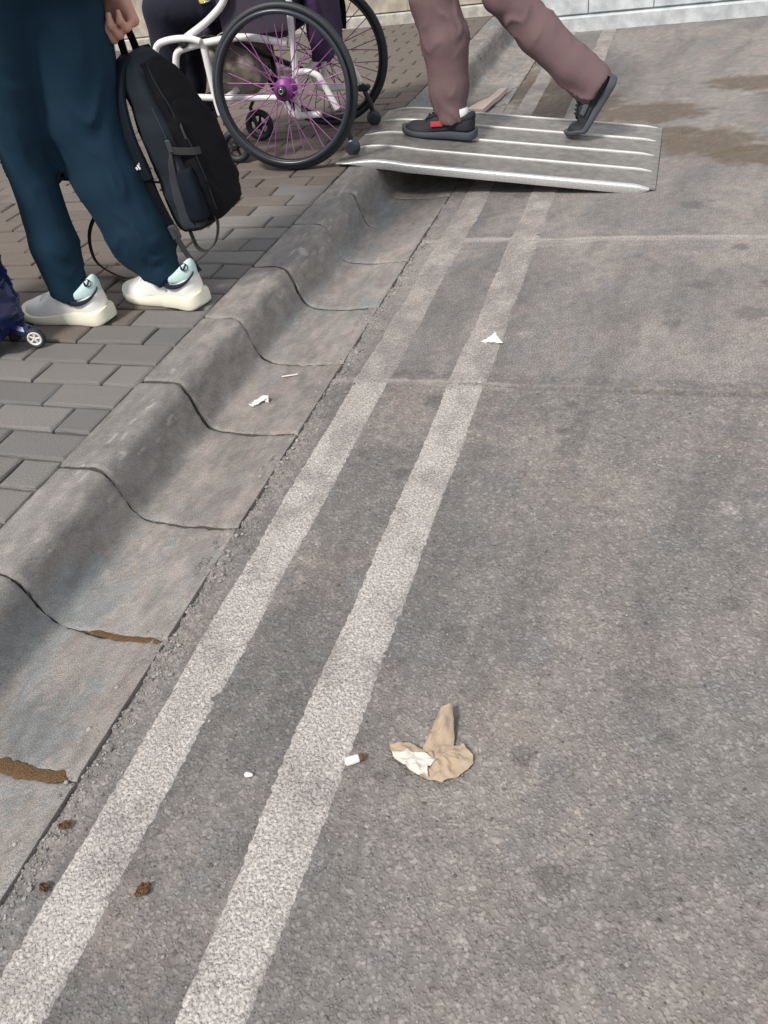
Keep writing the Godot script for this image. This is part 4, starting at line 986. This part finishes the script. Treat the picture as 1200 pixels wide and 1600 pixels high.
func build_seated_person() -> void:
	var p := thing("person", "person in dark navy trousers sitting in the wheelchair", "person", CHAIR_AT, CHAIR_TURN)
	var pr := []; var legs := []
	for s in [1.0, -1.0]:
		var l := [Vector3(-0.03, 0.575, 0.085 * s), Vector3(-0.28, 0.56, 0.098 * s), Vector3(-0.475, 0.535, 0.102 * s), Vector3(-0.50, 0.36, 0.10 * s), Vector3(-0.515, 0.235, 0.10 * s)]
		var r := [0.088, 0.078, 0.068, 0.062, 0.056]
		for i in 4: pr.append([l[i], l[i + 1], r[i], r[i + 1]])
		legs.append([l[0], l[2], l[4]])
		sneaker(p, false, Transform3D(Basis(Vector3(-1, 0, 0), Vector3.UP, Vector3(0, 0, -1)), Vector3(-0.445, 0.114, 0.1 * s)), 0.25)
	pr.append([Vector3(-0.03, 0.59, -0.07), Vector3(-0.03, 0.59, 0.07), 0.10, 0.10])
	var fold := func(q: Vector3, _n: Vector3) -> float: return cloth_folds(q, 0.2, 0.5, 0.7)
	commit("trousers", solid(pr, 0.010, 0.03, [[Vector3(-0.515, 0.20, 0.1), Vector3(0, -1, 0), 0.09], [Vector3(-0.515, 0.20, -0.1), Vector3(0, -1, 0), 0.09]], fold), M.trousers_navy, p)
	figure(p, Vector3(-0.05, 0.66, 0), Vector3(-1, 0, 0), -0.12, [[1.0, Vector3(-0.05, 0.90, 0.25), Vector3(-0.26, 0.76, 0.14), Vector3(-1, -0.2, -0.3), Vector3(0, -1, 0), 0.4, 1.0], [-1.0, Vector3(-0.05, 0.90, -0.25), Vector3(-0.26, 0.76, -0.14), Vector3(-1, -0.2, 0.3), Vector3(0, -1, 0), 0.4, -1.0]], legs, M.jacket_dark)
	var q := thing("yellow_bottle", "yellow bottle with white cap resting on the seated lap", "bottle", CHAIR_AT, CHAIR_TURN)
	var ax := Vector3(-0.15, 0.95, -0.1).normalized(); var at := Vector3(-0.272, 0.598, 0.165)
	var b := Build.new(); b.disc(at, ax, [[0.02, -0.048], [0.024, -0.044], [0.024, -0.02], [0.0228, -0.016], [0.024, -0.012], [0.024, 0.03], [0.02, 0.045], [0.011, 0.052]], 20); commit("bottle_body", b, M.bottle_yellow, q)
	b = Build.new(); b.disc(at, ax, [[0.0125, 0.052], [0.0135, 0.056], [0.0135, 0.07], [0.011, 0.073]], 16); commit("cap", b, M.paper_white, q)
	b = Build.new(); b.disc(at, ax, [[0.0195, -0.052], [0.0245, -0.050], [0.0245, -0.0465], [0.0195, -0.0462]], 20); commit("base_ring", b, M.chrome, q)

# ------------------------------------------------------------------ luggage
func soft_box(rows: Array, wrinkle: float, n := 36) -> Build:      # rows: [y, x centre, half x, z centre, half z]
	var b := Build.new(); var rs := []
	for i in rows.size():
		var r: Array = rows[i]; var ring := []
		for k in n:
			var a := TAU * k / n; var cx := cos(a); var cz := sin(a); var e := 0.42
			var p := Vector3(r[1] + signf(cx) * pow(absf(cx), e) * r[2], r[0], r[3] + signf(cz) * pow(absf(cz), e) * r[4])
			p += Vector3(cx, 0, cz) * wrinkle * nz_b.get_noise_3d(p.x * 16.0, p.y * 12.0, p.z * 16.0)
			ring.append(p)
		rs.append(ring)
	b.rings(rs)
	return b

func fine_rows(rows: Array, n: int) -> Array:
	var out := []
	for i in rows.size() - 1:
		for k in n:
			var t := float(k) / n; var r := []
			for j in 5: r.append(lerpf(rows[i][j], rows[i + 1][j], t))
			out.append(r)
	out.append(rows[-1])
	return out

func build_backpack() -> void:
	var at := Vector3(-1.166, 0.302, -1.92)
	var o := thing("backpack", "black and slate backpack hanging from the hand beside the teal trousers", "backpack", at)
	o.rotation = Vector3(0.03, 0.06, 0.11); o.scale = Vector3(0.74, 0.94, 0.86)
	# local: back panel towards -x, front pockets towards +x, y up; 0.45 tall
	commit("main_compartment", soft_box(fine_rows([[0.0, 0.0, 0.03, 0, 0.09], [0.006, 0.0, 0.055, 0, 0.115], [0.03, 0.0, 0.066, 0, 0.125], [0.12, 0.0, 0.068, 0, 0.128], [0.26, -0.003, 0.062, 0, 0.124], [0.35, -0.012, 0.052, 0, 0.112], [0.40, -0.022, 0.040, 0, 0.095], [0.432, -0.030, 0.025, 0, 0.07], [0.442, -0.034, 0.008, 0, 0.04]], 5), 0.013), M.pack_slate, o)
	commit("front_pocket", soft_box(fine_rows([[0.015, 0.085, 0.012, 0, 0.07], [0.022, 0.085, 0.034, 0, 0.10], [0.08, 0.088, 0.042, 0, 0.112], [0.18, 0.084, 0.038, 0, 0.11], [0.26, 0.072, 0.028, 0, 0.10], [0.32, 0.056, 0.018, 0, 0.085], [0.345, 0.046, 0.006, 0, 0.06]], 5), 0.016), M.pack_black, o)
	commit("lid_pocket", soft_box(fine_rows([[0.24, 0.058, 0.006, 0, 0.07], [0.26, 0.064, 0.020, 0, 0.098], [0.33, 0.048, 0.026, 0, 0.095], [0.38, 0.026, 0.022, 0, 0.08], [0.415, 0.006, 0.010, 0, 0.06]], 4), 0.006), M.pack_black, o)
	commit("lower_panel", soft_box(fine_rows([[0.004, 0.014, 0.028, 0.012, 0.10], [0.02, 0.012, 0.05, 0.012, 0.118], [0.10, 0.014, 0.050, 0.010, 0.123], [0.17, 0.026, 0.034, 0.010, 0.122], [0.215, 0.036, 0.012, 0.010, 0.116]], 4), 0.010), M.pack_grey, o)
	commit("side_pocket", soft_box(fine_rows([[0.03, 0.052, 0.018, 0.118, 0.008], [0.04, 0.052, 0.032, 0.122, 0.016], [0.10, 0.056, 0.034, 0.126, 0.020], [0.165, 0.058, 0.030, 0.122, 0.016], [0.17, 0.058, 0.026, 0.12, 0.010]], 4), 0.008), M.pack_navy, o)
	var b := Build.new(); b.tube(curve([Vector3(-0.012, 0.425, 0.060), Vector3(0.012, 0.36, 0.098), Vector3(0.034, 0.29, 0.116), Vector3(0.046, 0.22, 0.124)], 0.01), 0.0028, 6); commit("piping", b, M.pack_grey, o)
	b = Build.new(); b.tube(curve([Vector3(0.046, 0.22, 0.124), Vector3(0.03, 0.13, 0.136), Vector3(0.028, 0.05, 0.136), Vector3(0.03, 0.015, 0.125)], 0.01), 0.0026, 6); commit("piping", b, M.pack_black, o)
	b = Build.new(); b.tube(curve([Vector3(0.046, 0.035, 0.113), Vector3(0.048, 0.12, 0.1195), Vector3(0.046, 0.22, 0.115), Vector3(0.040, 0.30, 0.098), Vector3(0.038, 0.335, 0.074)], 0.01), 0.0022, 6); commit("seam", b, M.pack_grey, o)
	b = Build.new(); b.tube(curve([Vector3(0.110, 0.05, 0.098), Vector3(0.116, 0.13, 0.104), Vector3(0.108, 0.21, 0.102), Vector3(0.088, 0.27, 0.090), Vector3(0.080, 0.285, 0.05), Vector3(0.082, 0.285, -0.05)], 0.01), 0.0024, 6); commit("zipper", b, M.pack_slate, o)
	b = Build.new(); b.ribbon(curve([Vector3(0.091, 0.273, 0.094), Vector3(0.095, 0.255, 0.100), Vector3(0.097, 0.235, 0.102)], 0.01), Vector3(1, 0, 0), 0.007, 0.002); commit("zipper_pull", b, M.webbing, o)
	b = Build.new(); b.tube(curve([Vector3(0.020, 0.415, 0.045), Vector3(0.050, 0.37, 0.080), Vector3(0.078, 0.31, 0.092), Vector3(0.084, 0.265, 0.094)], 0.01), 0.0024, 6); commit("zipper", b, M.pack_slate, o)
	b = Build.new(); b.ribbon(curve([Vector3(0.046, 0.222, 0.127), Vector3(0.070, 0.215, 0.122), Vector3(0.110, 0.205, 0.107), Vector3(0.122, 0.20, 0.085)], 0.01), Vector3(0, 1, 0), 0.018, 0.003); commit("compression_strap", b, M.webbing, o)
	b = Build.new(); b.box(Vector3(0.045, 0.232, 0.128), Vector3(0.018, 0.032, 0.006), 0.002); commit("side_buckle", b, M.buckle, o)
	# shoulder straps on the back panel, one showing along the near edge
	for s in [1.0, -1.0]:
		b = Build.new(); b.ribbon(curve([Vector3(-0.036, 0.436, 0.045 * s), Vector3(-0.058, 0.415, 0.082 * s), Vector3(-0.072, 0.36, 0.118 * s), Vector3(-0.076, 0.29, 0.138 * s), Vector3(-0.074, 0.22, 0.144 * s), Vector3(-0.070, 0.165, 0.145 * s)], 0.012), Vector3(1.0, 0.0, 0.35 * s).normalized(), 0.058, 0.016); commit("shoulder_strap", b, M.pack_navy, o)
		b = Build.new(); b.ribbon(curve([Vector3(-0.070, 0.18, 0.147 * s), Vector3(-0.064, 0.12, 0.147 * s), Vector3(-0.056, 0.06, 0.145 * s), Vector3(-0.048, 0.02, 0.142 * s)], 0.012), Vector3(1.0, 0.1, 0.25 * s).normalized(), 0.036, 0.005); commit("adjuster_web", b, M.pack_black, o)
		b = Build.new(); b.box(Vector3(-0.048, 0.022, 0.147 * s), Vector3(0.036, 0.040, 0.012), 0.004, Basis(Vector3(0, 0, 1), 0.12)); commit("adjuster_buckle", b, M.buckle, o)
	b = Build.new(); b.ribbon(curve([Vector3(-0.048, 0.03, 0.152), Vector3(-0.040, -0.02, 0.150), Vector3(-0.030, -0.06, 0.146), Vector3(-0.018, -0.10, 0.140)], 0.01), Vector3(1.0, 0.1, 0.2).normalized(), 0.026, 0.003); commit("strap_end", b, M.webbing, o)
	b = Build.new(); b.ribbon(curve([Vector3(-0.02, 0.008, 0.10), Vector3(0.0, -0.035, 0.125), Vector3(0.035, -0.048, 0.13), Vector3(0.075, -0.03, 0.12), Vector3(0.095, 0.01, 0.10), Vector3(0.09, 0.05, 0.09)], 0.01), Vector3(0.1, 0.1, 1).normalized(), 0.022, 0.003); commit("compression_strap", b, M.webbing, o)
	var own := o.transform.affine_inverse(); var loose := []
	for q in [Vector3(-1.24, 0.36, -2.0), Vector3(-1.396, 0.37, -2.02), Vector3(-1.53, 0.33, -2.01), Vector3(-1.60, 0.272, -2.0), Vector3(-1.628, 0.219, -1.99), Vector3(-1.617, 0.165, -1.97), Vector3(-1.566, 0.138, -1.95), Vector3(-1.48, 0.131, -1.915), Vector3(-1.40, 0.131, -1.91), Vector3(-1.33, 0.130, -1.93)]: loose.append(own * q)
	b = Build.new(); b.ribbon(curve(loose, 0.012), Vector3(0.35, 0.5, 1).normalized(), 0.026, 0.003); commit("loose_strap", b, M.pack_black, o)
	# carrying loop
	b = Build.new(); b.ribbon(curve([Vector3(-0.048, 0.43, 0.035), Vector3(-0.046, 0.475, 0.03), Vector3(-0.046, 0.507, 0.015), Vector3(-0.046, 0.512, 0.0), Vector3(-0.046, 0.507, -0.015), Vector3(-0.046, 0.475, -0.03), Vector3(-0.048, 0.43, -0.035)], 0.008), Vector3(1, 0, 0), 0.026, 0.005); commit("carrying_loop", b, M.pack_black, o)
	# three slanted white bars printed on the strap
	for k in 3:
		b = Build.new(); var h := 0.008 + 0.005 * k
		b.box(Vector3(-0.084 + 0.0095 * k, 0.197 + h * 0.5, 0.1535), Vector3(0.0068, h, 0.003), 0.0008, Basis(Vector3(0, 0, 1), 0.35)); commit("logo_bar", b, M.logo_white, o)

func build_suitcase() -> void:
	var o := thing("suitcase", "glossy dark blue suitcase on small white hubbed wheels by the sneaker", "suitcase", Vector3(-1.76, KERB_Y, -1.505))
	var b := Build.new(); var rs := []; var n := 90
	for i in 61:
		var y := lerpf(0.038, 0.60, i / 60.0); var edge := minf(y - 0.038, 0.60 - y); var sh := 1.0 - 0.12 * pow(1.0 - clampf(edge / 0.04, 0.0, 1.0), 2.0); var ring := []
		for k in n:
			var a := TAU * k / n; var cx := cos(a); var cz := sin(a)
			var p := Vector3(signf(cx) * pow(absf(cx), 0.35) * 0.20 * sh, y, signf(cz) * pow(absf(cz), 0.35) * 0.076 * sh)
			var wr := 0.016 * nz_c.get_noise_3d(p.x * 6.0 + p.y * 4.0, p.y * 9.0, p.z * 8.0 + p.y * 5.0) + 0.006 * nz_b.get_noise_3d(p.x * 30.0, p.y * 18.0, p.z * 30.0) - 0.005
			ring.append(p + Vector3(cx, 0, cz) * wr)
		rs.append(ring)
	b.rings(rs); commit("shell", b, M.suitcase_blue, o)
	for q in [[0.243, -0.012], [-0.20, -0.012]]:
		var w := Node3D.new(); w.name = "wheel"; o.add_child(w, true); w.position = Vector3(q[0], 0.0265, q[1]); w.rotation.y = 0.35
		var ax := Vector3(0, 0, 1)
		b = Build.new(); b.torus(Vector3.ZERO, ax, 0.0225, 0.0042, 32, 8, 2.0); commit("tyre", b, M.rubber, w)
		b = Build.new(); b.torus(Vector3(0, 0, 0.004), ax, 0.0165, 0.0028, 32, 8, 1.4); commit("rim", b, M.paper_white, w)
		b = Build.new(); b.disc(Vector3.ZERO, ax, [[0.002, -0.006], [0.018, -0.006], [0.018, 0.001], [0.002, 0.001]], 24); commit("hub_disc", b, M.chrome, w)
		for k in 5:
			var a := TAU * k / 5.0; b = Build.new(); b.tube([Vector3(0, 0, 0.004), Vector3(cos(a) * 0.016, sin(a) * 0.016, 0.004)], 0.0027, 6); commit("spoke", b, M.paper_white, w)
		b = Build.new(); b.box(Vector3(q[0] - 0.036 * signf(q[0]), 0.048, q[1] - 0.004), Vector3(0.06, 0.03, 0.036), 0.008, Basis(Vector3(0, 0, 1), -0.25 * signf(q[0]))); commit("wheel_housing", b, M.suitcase_blue, o)
	b = Build.new(); b.tube(curve([Vector3(-0.05, 0.59, 0), Vector3(-0.05, 0.63, 0), Vector3(0.0, 0.64, 0), Vector3(0.05, 0.63, 0), Vector3(0.05, 0.59, 0)], 0.01), 0.009, 8); commit("handle", b, M.black_plastic, o)
	for z in [0.05, -0.05]:
		for x in [-0.14, 0.14]:
			b = Build.new(); b.disc(Vector3(x, 0.0, z), Vector3.UP, [[0.014, 0.0], [0.016, 0.004], [0.016, 0.03], [0.012, 0.05]], 12); commit("foot", b, M.black_plastic, o)

# ------------------------------------------------------------------ litter
func crumpled(w: float, h: float, crease: float, seed_value: float, cut: Callable) -> Build:
	var b := Build.new(); var n := 26
	for layer in 2:
		for j in n + 1:
			for i in n + 1:
				var u := float(i) / n; var t := float(j) / n
				var q: Vector2 = cut.call(u, t)
				var y := crease * (0.5 + 0.9 * nz_c.get_noise_2d(u * 1.6 + seed_value, t * 1.6)) + crease * 0.3 * nz_b.get_noise_2d(u * 5.0, t * 5.0 + seed_value)
				b.v.append(Vector3(q.x * w, maxf(y, 0.0) + 0.0008 - layer * 0.0006, q.y * h))
	var m := n + 1
	for layer in 2:
		for j in n:
			for i in n:
				var k := layer * m * m + j * m + i
				if layer == 0: b.quad(k, k + 1, k + m + 1, k + m)
				else: b.quad(k, k + m, k + m + 1, k + 1)
	for i in n:
		for e in [[i, i + 1], [n * m + i + 1, n * m + i], [(i + 1) * m, i * m], [i * m + n, (i + 1) * m + n]]:
			b.quad(e[1], e[0], e[0] + m * m, e[1] + m * m)
	return b

func leaf_patch(outline: Array, heights: Array) -> Build:       # a bent paper flap given by rows of points
	var b := Build.new(); var rows := outline.size(); var cols: int = outline[0].size()
	for layer in 2:
		for j in rows:
			for i in cols: b.v.append(Vector3(outline[j][i].x, heights[j][i] - layer * 0.0007, outline[j][i].y))
	var off := rows * cols
	for j in rows - 1:
		for i in cols - 1:
			var k := j * cols + i
			b.quad(k, k + 1, k + cols + 1, k + cols); b.quad(off + k, off + k + cols, off + k + cols + 1, off + k + 1)
	for i in cols - 1:
		b.quad(i + 1, i, i + off, i + 1 + off); var q := (rows - 1) * cols + i; b.quad(q, q + 1, q + 1 + off, q + off)
	for j in rows - 1:
		b.quad(j * cols, (j + 1) * cols, (j + 1) * cols + off, j * cols + off); var q := j * cols + cols - 1; b.quad(q + cols, q, q + off, q + cols + off)
	return b

func star_sheet(mid: Vector2, outline: Array, rise: Callable) -> Build:      # a thin sheet with a free outline around mid
	var b := Build.new(); var edge := []; var m := outline.size(); var n := 6; var rings_n := 12
	for i in m:
		for k in n:
			var p: Vector2 = (outline[i] as Vector2).lerp(outline[(i + 1) % m], float(k) / n)
			edge.append(p + Vector2(0.0012 * nz_b.get_noise_2d(i * 9.0 + k * 2.0, 3.0), 0.0012 * nz_b.get_noise_2d(i * 9.0 + k * 2.0, 13.0)))
	for layer in 2:
		for q in rings_n + 1:
			var r := 0.02 + 0.98 * q / rings_n
			for e in edge:
				var p: Vector2 = mid.lerp(e, r); b.v.append(Vector3(p.x, maxf(0.0008, float(rise.call(p, r))) - layer * 0.0006, p.y))
	var c := edge.size(); var off := c * (rings_n + 1)
	for q in rings_n:
		for i in c:
			var k := q * c + i; var k2 := q * c + (i + 1) % c
			b.quad(k, k2, k2 + c, k + c); b.quad(off + k, off + k + c, off + k2 + c, off + k2)
	for i in c:
		var k := rings_n * c + i; var k2 := rings_n * c + (i + 1) % c
		b.quad(k, k2, k2 + off, k + off); b.quad(i, i + off, (i + 1) % c + off, (i + 1) % c)
	return b

func flap(called: String, parent: Node, a: Vector2, b2: Vector2, c: Vector2, d: Vector2, rise: Callable, m: Material) -> void:
	var o := []; var h := []; var n := 14
	for j in n + 1:
		var ro := []; var rh := []
		for i in n + 1:
			var u := float(i) / n; var t := float(j) / n
			var edge := 0.003 * nz_b.get_noise_2d(u * 6.0 + a.x * 90.0, t * 6.0)
			var p := a.lerp(b2, u).lerp(d.lerp(c, u), t)
			ro.append(p + Vector2(edge, edge)); rh.append(maxf(0.001, float(rise.call(u, t)) + 0.002 * nz_b.get_noise_2d(u * 4.0 + a.y * 50.0, t * 4.0)))
		o.append(ro); h.append(rh)
	commit(called, leaf_patch(o, h), m, parent)

func build_litter() -> void:
	# folded brown napkin; x right, z towards the kerb end, in metres around its middle
	var nap := thing("paper_napkin", "crumpled brown paper napkin lying on the asphalt", "napkin", Vector3(-0.245, road_height(-0.245, -0.63) + 0.003, -0.632))
	var folds := func(p: Vector2, r: float) -> float:
		var up := smooth_step(0.01, -0.05, p.y) * smooth_step(-0.03, 0.0, p.x) * (1.0 - smooth_step(0.028, 0.045, p.x))       # the standing lobe
		var crease := 1.0 - absf(sin(p.x * 75.0 + p.y * 38.0 + 2.0 * nz_a.get_noise_2d(p.x * 40.0, p.y * 40.0)))
		return 0.003 + 0.020 * up * (0.5 + 0.5 * cos((p.x - 0.008) * 110.0)) + 0.010 * crease * (1.0 - 0.6 * r) * smooth_step(0.0, 0.2, r) + 0.004 * (1.0 - r) + 0.003 * nz_b.get_noise_2d(p.x * 60.0, p.y * 60.0)
	commit("sheet", star_sheet(Vector2(0.006, 0.018), [Vector2(-0.0634, 0.0108), Vector2(-0.0351, 0.0005), Vector2(-0.0136, 0.0091), Vector2(-0.0117, -0.0132), Vector2(-0.0009, -0.0565), Vector2(0.0149, -0.0644), Vector2(0.0267, -0.0212), Vector2(0.0288, -0.0073), Vector2(0.0421, -0.0112), Vector2(0.0581, 0.0027), Vector2(0.0619, 0.0166), Vector2(0.0452, 0.0407), Vector2(0.0253, 0.0531), Vector2(-0.0005, 0.0526), Vector2(-0.0235, 0.0431), Vector2(-0.0516, 0.0279)], folds), M.paper_brown, nap)
	var over := func(p: Vector2, r: float) -> float: return float(folds.call(p, 0.5)) + 0.004 + 0.004 * (1.0 - r) * absf(sin(p.x * 120.0))
	commit("white_inside", star_sheet(Vector2(-0.0144, 0.0326), [Vector2(-0.0549, 0.0240), Vector2(-0.0295, 0.0187), Vector2(-0.0069, 0.0183), Vector2(0.0117, 0.0249), Vector2(0.0018, 0.0375), Vector2(0.0057, 0.0531), Vector2(-0.0061, 0.0536), Vector2(-0.0239, 0.0461), Vector2(-0.0504, 0.0328)], over), M.paper_inside, nap)
	var scrap := thing("paper_scrap", "curled white paper scrap in the gutter by a kerb stone joint", "paper", Vector3(-0.908, -0.0085, -1.503))
	flap("sheet", scrap, Vector2(0.004, -0.022), Vector2(0.022, -0.016), Vector2(-0.006, 0.020), Vector2(-0.030, 0.006), func(u, t): return 0.002 + 0.010 * pow(1.0 - t, 2.0) + 0.003 * u, M.paper_white)
	flap("curl", scrap, Vector2(0.006, -0.022), Vector2(0.022, -0.016), Vector2(0.026, -0.004), Vector2(0.016, -0.006), func(u, t): return 0.013 - 0.010 * t * t, M.paper_white)
	var tri := thing("paper_scrap", "white triangular paper scrap on the second painted line", "paper", Vector3(-0.384, road_height(-0.384, -1.832) + 0.003, -1.832))
	flap("sheet", tri, Vector2(-0.004, -0.030), Vector2(0.006, -0.026), Vector2(0.028, 0.012), Vector2(-0.030, 0.010), func(u, t): return 0.002 + 0.010 * (1.0 - t) * sin(u * PI), M.paper_white)
	var butt := thing("cigarette_butt", "white crushed filter stub beside the second painted line", "litter", Vector3(-0.353, road_height(-0.353, -0.585) + 0.006, -0.585), 0.5)
	var b := Build.new(); b.disc(Vector3(-0.011, 0, 0), Vector3(1, 0.1, 0), [[0.004, 0.0], [0.0062, 0.001], [0.0066, 0.010], [0.0060, 0.020], [0.0038, 0.0215]], 12); commit("filter", b, M.paper_white, butt)
	b = Build.new(); b.disc(Vector3(0.0105, 0.002, 0), Vector3(1, 0.1, 0), [[0.0055, 0.0], [0.0056, 0.004], [0.003, 0.006]], 12); commit("burnt_end", b, M.leaf_brown, butt)
	var st := thing("plastic_straw", "short thin white straw lying in the gutter", "litter", Vector3(-0.877, -0.0045, -1.636), 0.35)
	b = Build.new(); b.tube([Vector3(-0.021, 0, 0), Vector3(0.0, 0.0006, 0.001), Vector3(0.021, 0, 0)], 0.0018, 8); commit("tube", b, M.paper_white, st)
	var chip := thing("paper_pellet", "tiny white paper pellet between the two painted lines", "litter", Vector3(-0.496, road_height(-0.496, -0.532) + 0.003, -0.532), 0.2)
	commit("pellet", solid([[Vector3(-0.003, 0, 0), Vector3(0.004, 0.001, 0.001), 0.004, 0.003]], 0.0015, 0.002), M.paper_white, chip)
	var plank := thing("wooden_plank", "short pale wooden plank lying behind the metal ramp", "plank", Vector3(-0.852, 0.014, -4.20), 0.0)
	b = Build.new(); b.rings([[Vector3(-0.075, -0.011, 0.17), Vector3(-0.075, 0.009, 0.17), Vector3(0.012, 0.009, 0.19), Vector3(0.012, -0.011, 0.19)], [Vector3(-0.03, -0.011, 0.03), Vector3(-0.03, 0.009, 0.03), Vector3(0.03, 0.009, 0.04), Vector3(0.03, -0.011, 0.04)], [Vector3(0.0, -0.011, -0.02), Vector3(0.0, 0.009, -0.02), Vector3(0.045, 0.009, -0.03), Vector3(0.045, -0.011, -0.03)], [Vector3(0.025, -0.011, -0.19), Vector3(0.025, 0.009, -0.19), Vector3(0.06, 0.009, -0.19), Vector3(0.06, -0.011, -0.19)]]); b.flat = true
	commit("board", b, M.plank, plank)
	# bits of dry leaf
	var leaves := [[-0.565, -0.345, 0.018, "small dry brown leaf between the painted lines"], [-0.70, -0.315, 0.012, "small dry brown leaf beside the first painted line"], [-0.725, -0.40, 0.014, "small dry brown leaf at the gutter seam"]]
	for l in leaves:
		var o := thing("dry_leaf", l[3], "leaf", Vector3(l[0], road_height(l[0], l[1]) + 0.002, l[1]), rng.randf() * TAU)
		var cut := func(u: float, t: float) -> Vector2: return Vector2((u - 0.5) * sin(PI * clampf(t, 0.06, 0.94)), t - 0.5)
		commit("blade", crumpled(l[2], l[2] * 1.3, 0.006, l[0] * 30.0, cut), M.leaf_brown, o)
	# loose grit along the seam between gutter and asphalt and in the road hollows
	var mm := MultiMesh.new(); mm.transform_format = MultiMesh.TRANSFORM_3D; mm.use_colors = true
	var stone := Build.new(); stone.flat = true
	var rs := []
	for lv in [[-0.4, 0.7], [0.1, 1.0], [0.6, 0.6]]:
		var ring := []
		for k in 6:
			var a := TAU * k / 6.0; ring.append(Vector3(cos(a) * lv[1] * rng.randf_range(0.75, 1.1), lv[0] + rng.randf_range(-0.1, 0.1), sin(a) * lv[1] * rng.randf_range(0.75, 1.1)))
		rs.append(ring)
	stone.rings(rs)
	var holder := Node3D.new(); var so := commit("stone", stone, null, holder); mm.mesh = so.mesh; holder.free()
	var n := 4000; mm.instance_count = n
	for i in n:
		var z := 0.05 - 2.6 * pow(rng.randf(), 1.3); var x: float; var y: float
		if i < 3200:
			x = -0.745 + rng.randfn(0.0, 0.017) + 0.012 * nz_b.get_noise_2d(z * 8.0, 3.0)
		else:
			x = rng.randf_range(-0.74, 0.5)
		if x < -0.755: y = -0.003
		else: y = road_height(x, z) + 0.0005
		var s := rng.randf_range(0.0009, 0.0026) * (1.0 if rng.randf() < 0.9 else 2.1)
		if i >= 3200: s *= 0.8
		mm.set_instance_transform(i, Transform3D(Basis.from_euler(Vector3(rng.randf() * 0.6, rng.randf() * TAU, rng.randf() * 0.6)).scaled(Vector3(s, s * 0.75, s)), Vector3(x, y + s * 0.2, z)))
		var t := rng.randf_range(0.14, 0.34); mm.set_instance_color(i, Color(t * 1.04, t, t * 0.95))
	var mi := MultiMeshInstance3D.new(); mi.name = "loose_grit"; mi.multimesh = mm; mi.material_override = M.pebble
	add_child(mi, true); tag(mi, "loose grey grit along the gutter seam and on the asphalt", "grit", "", "stuff")
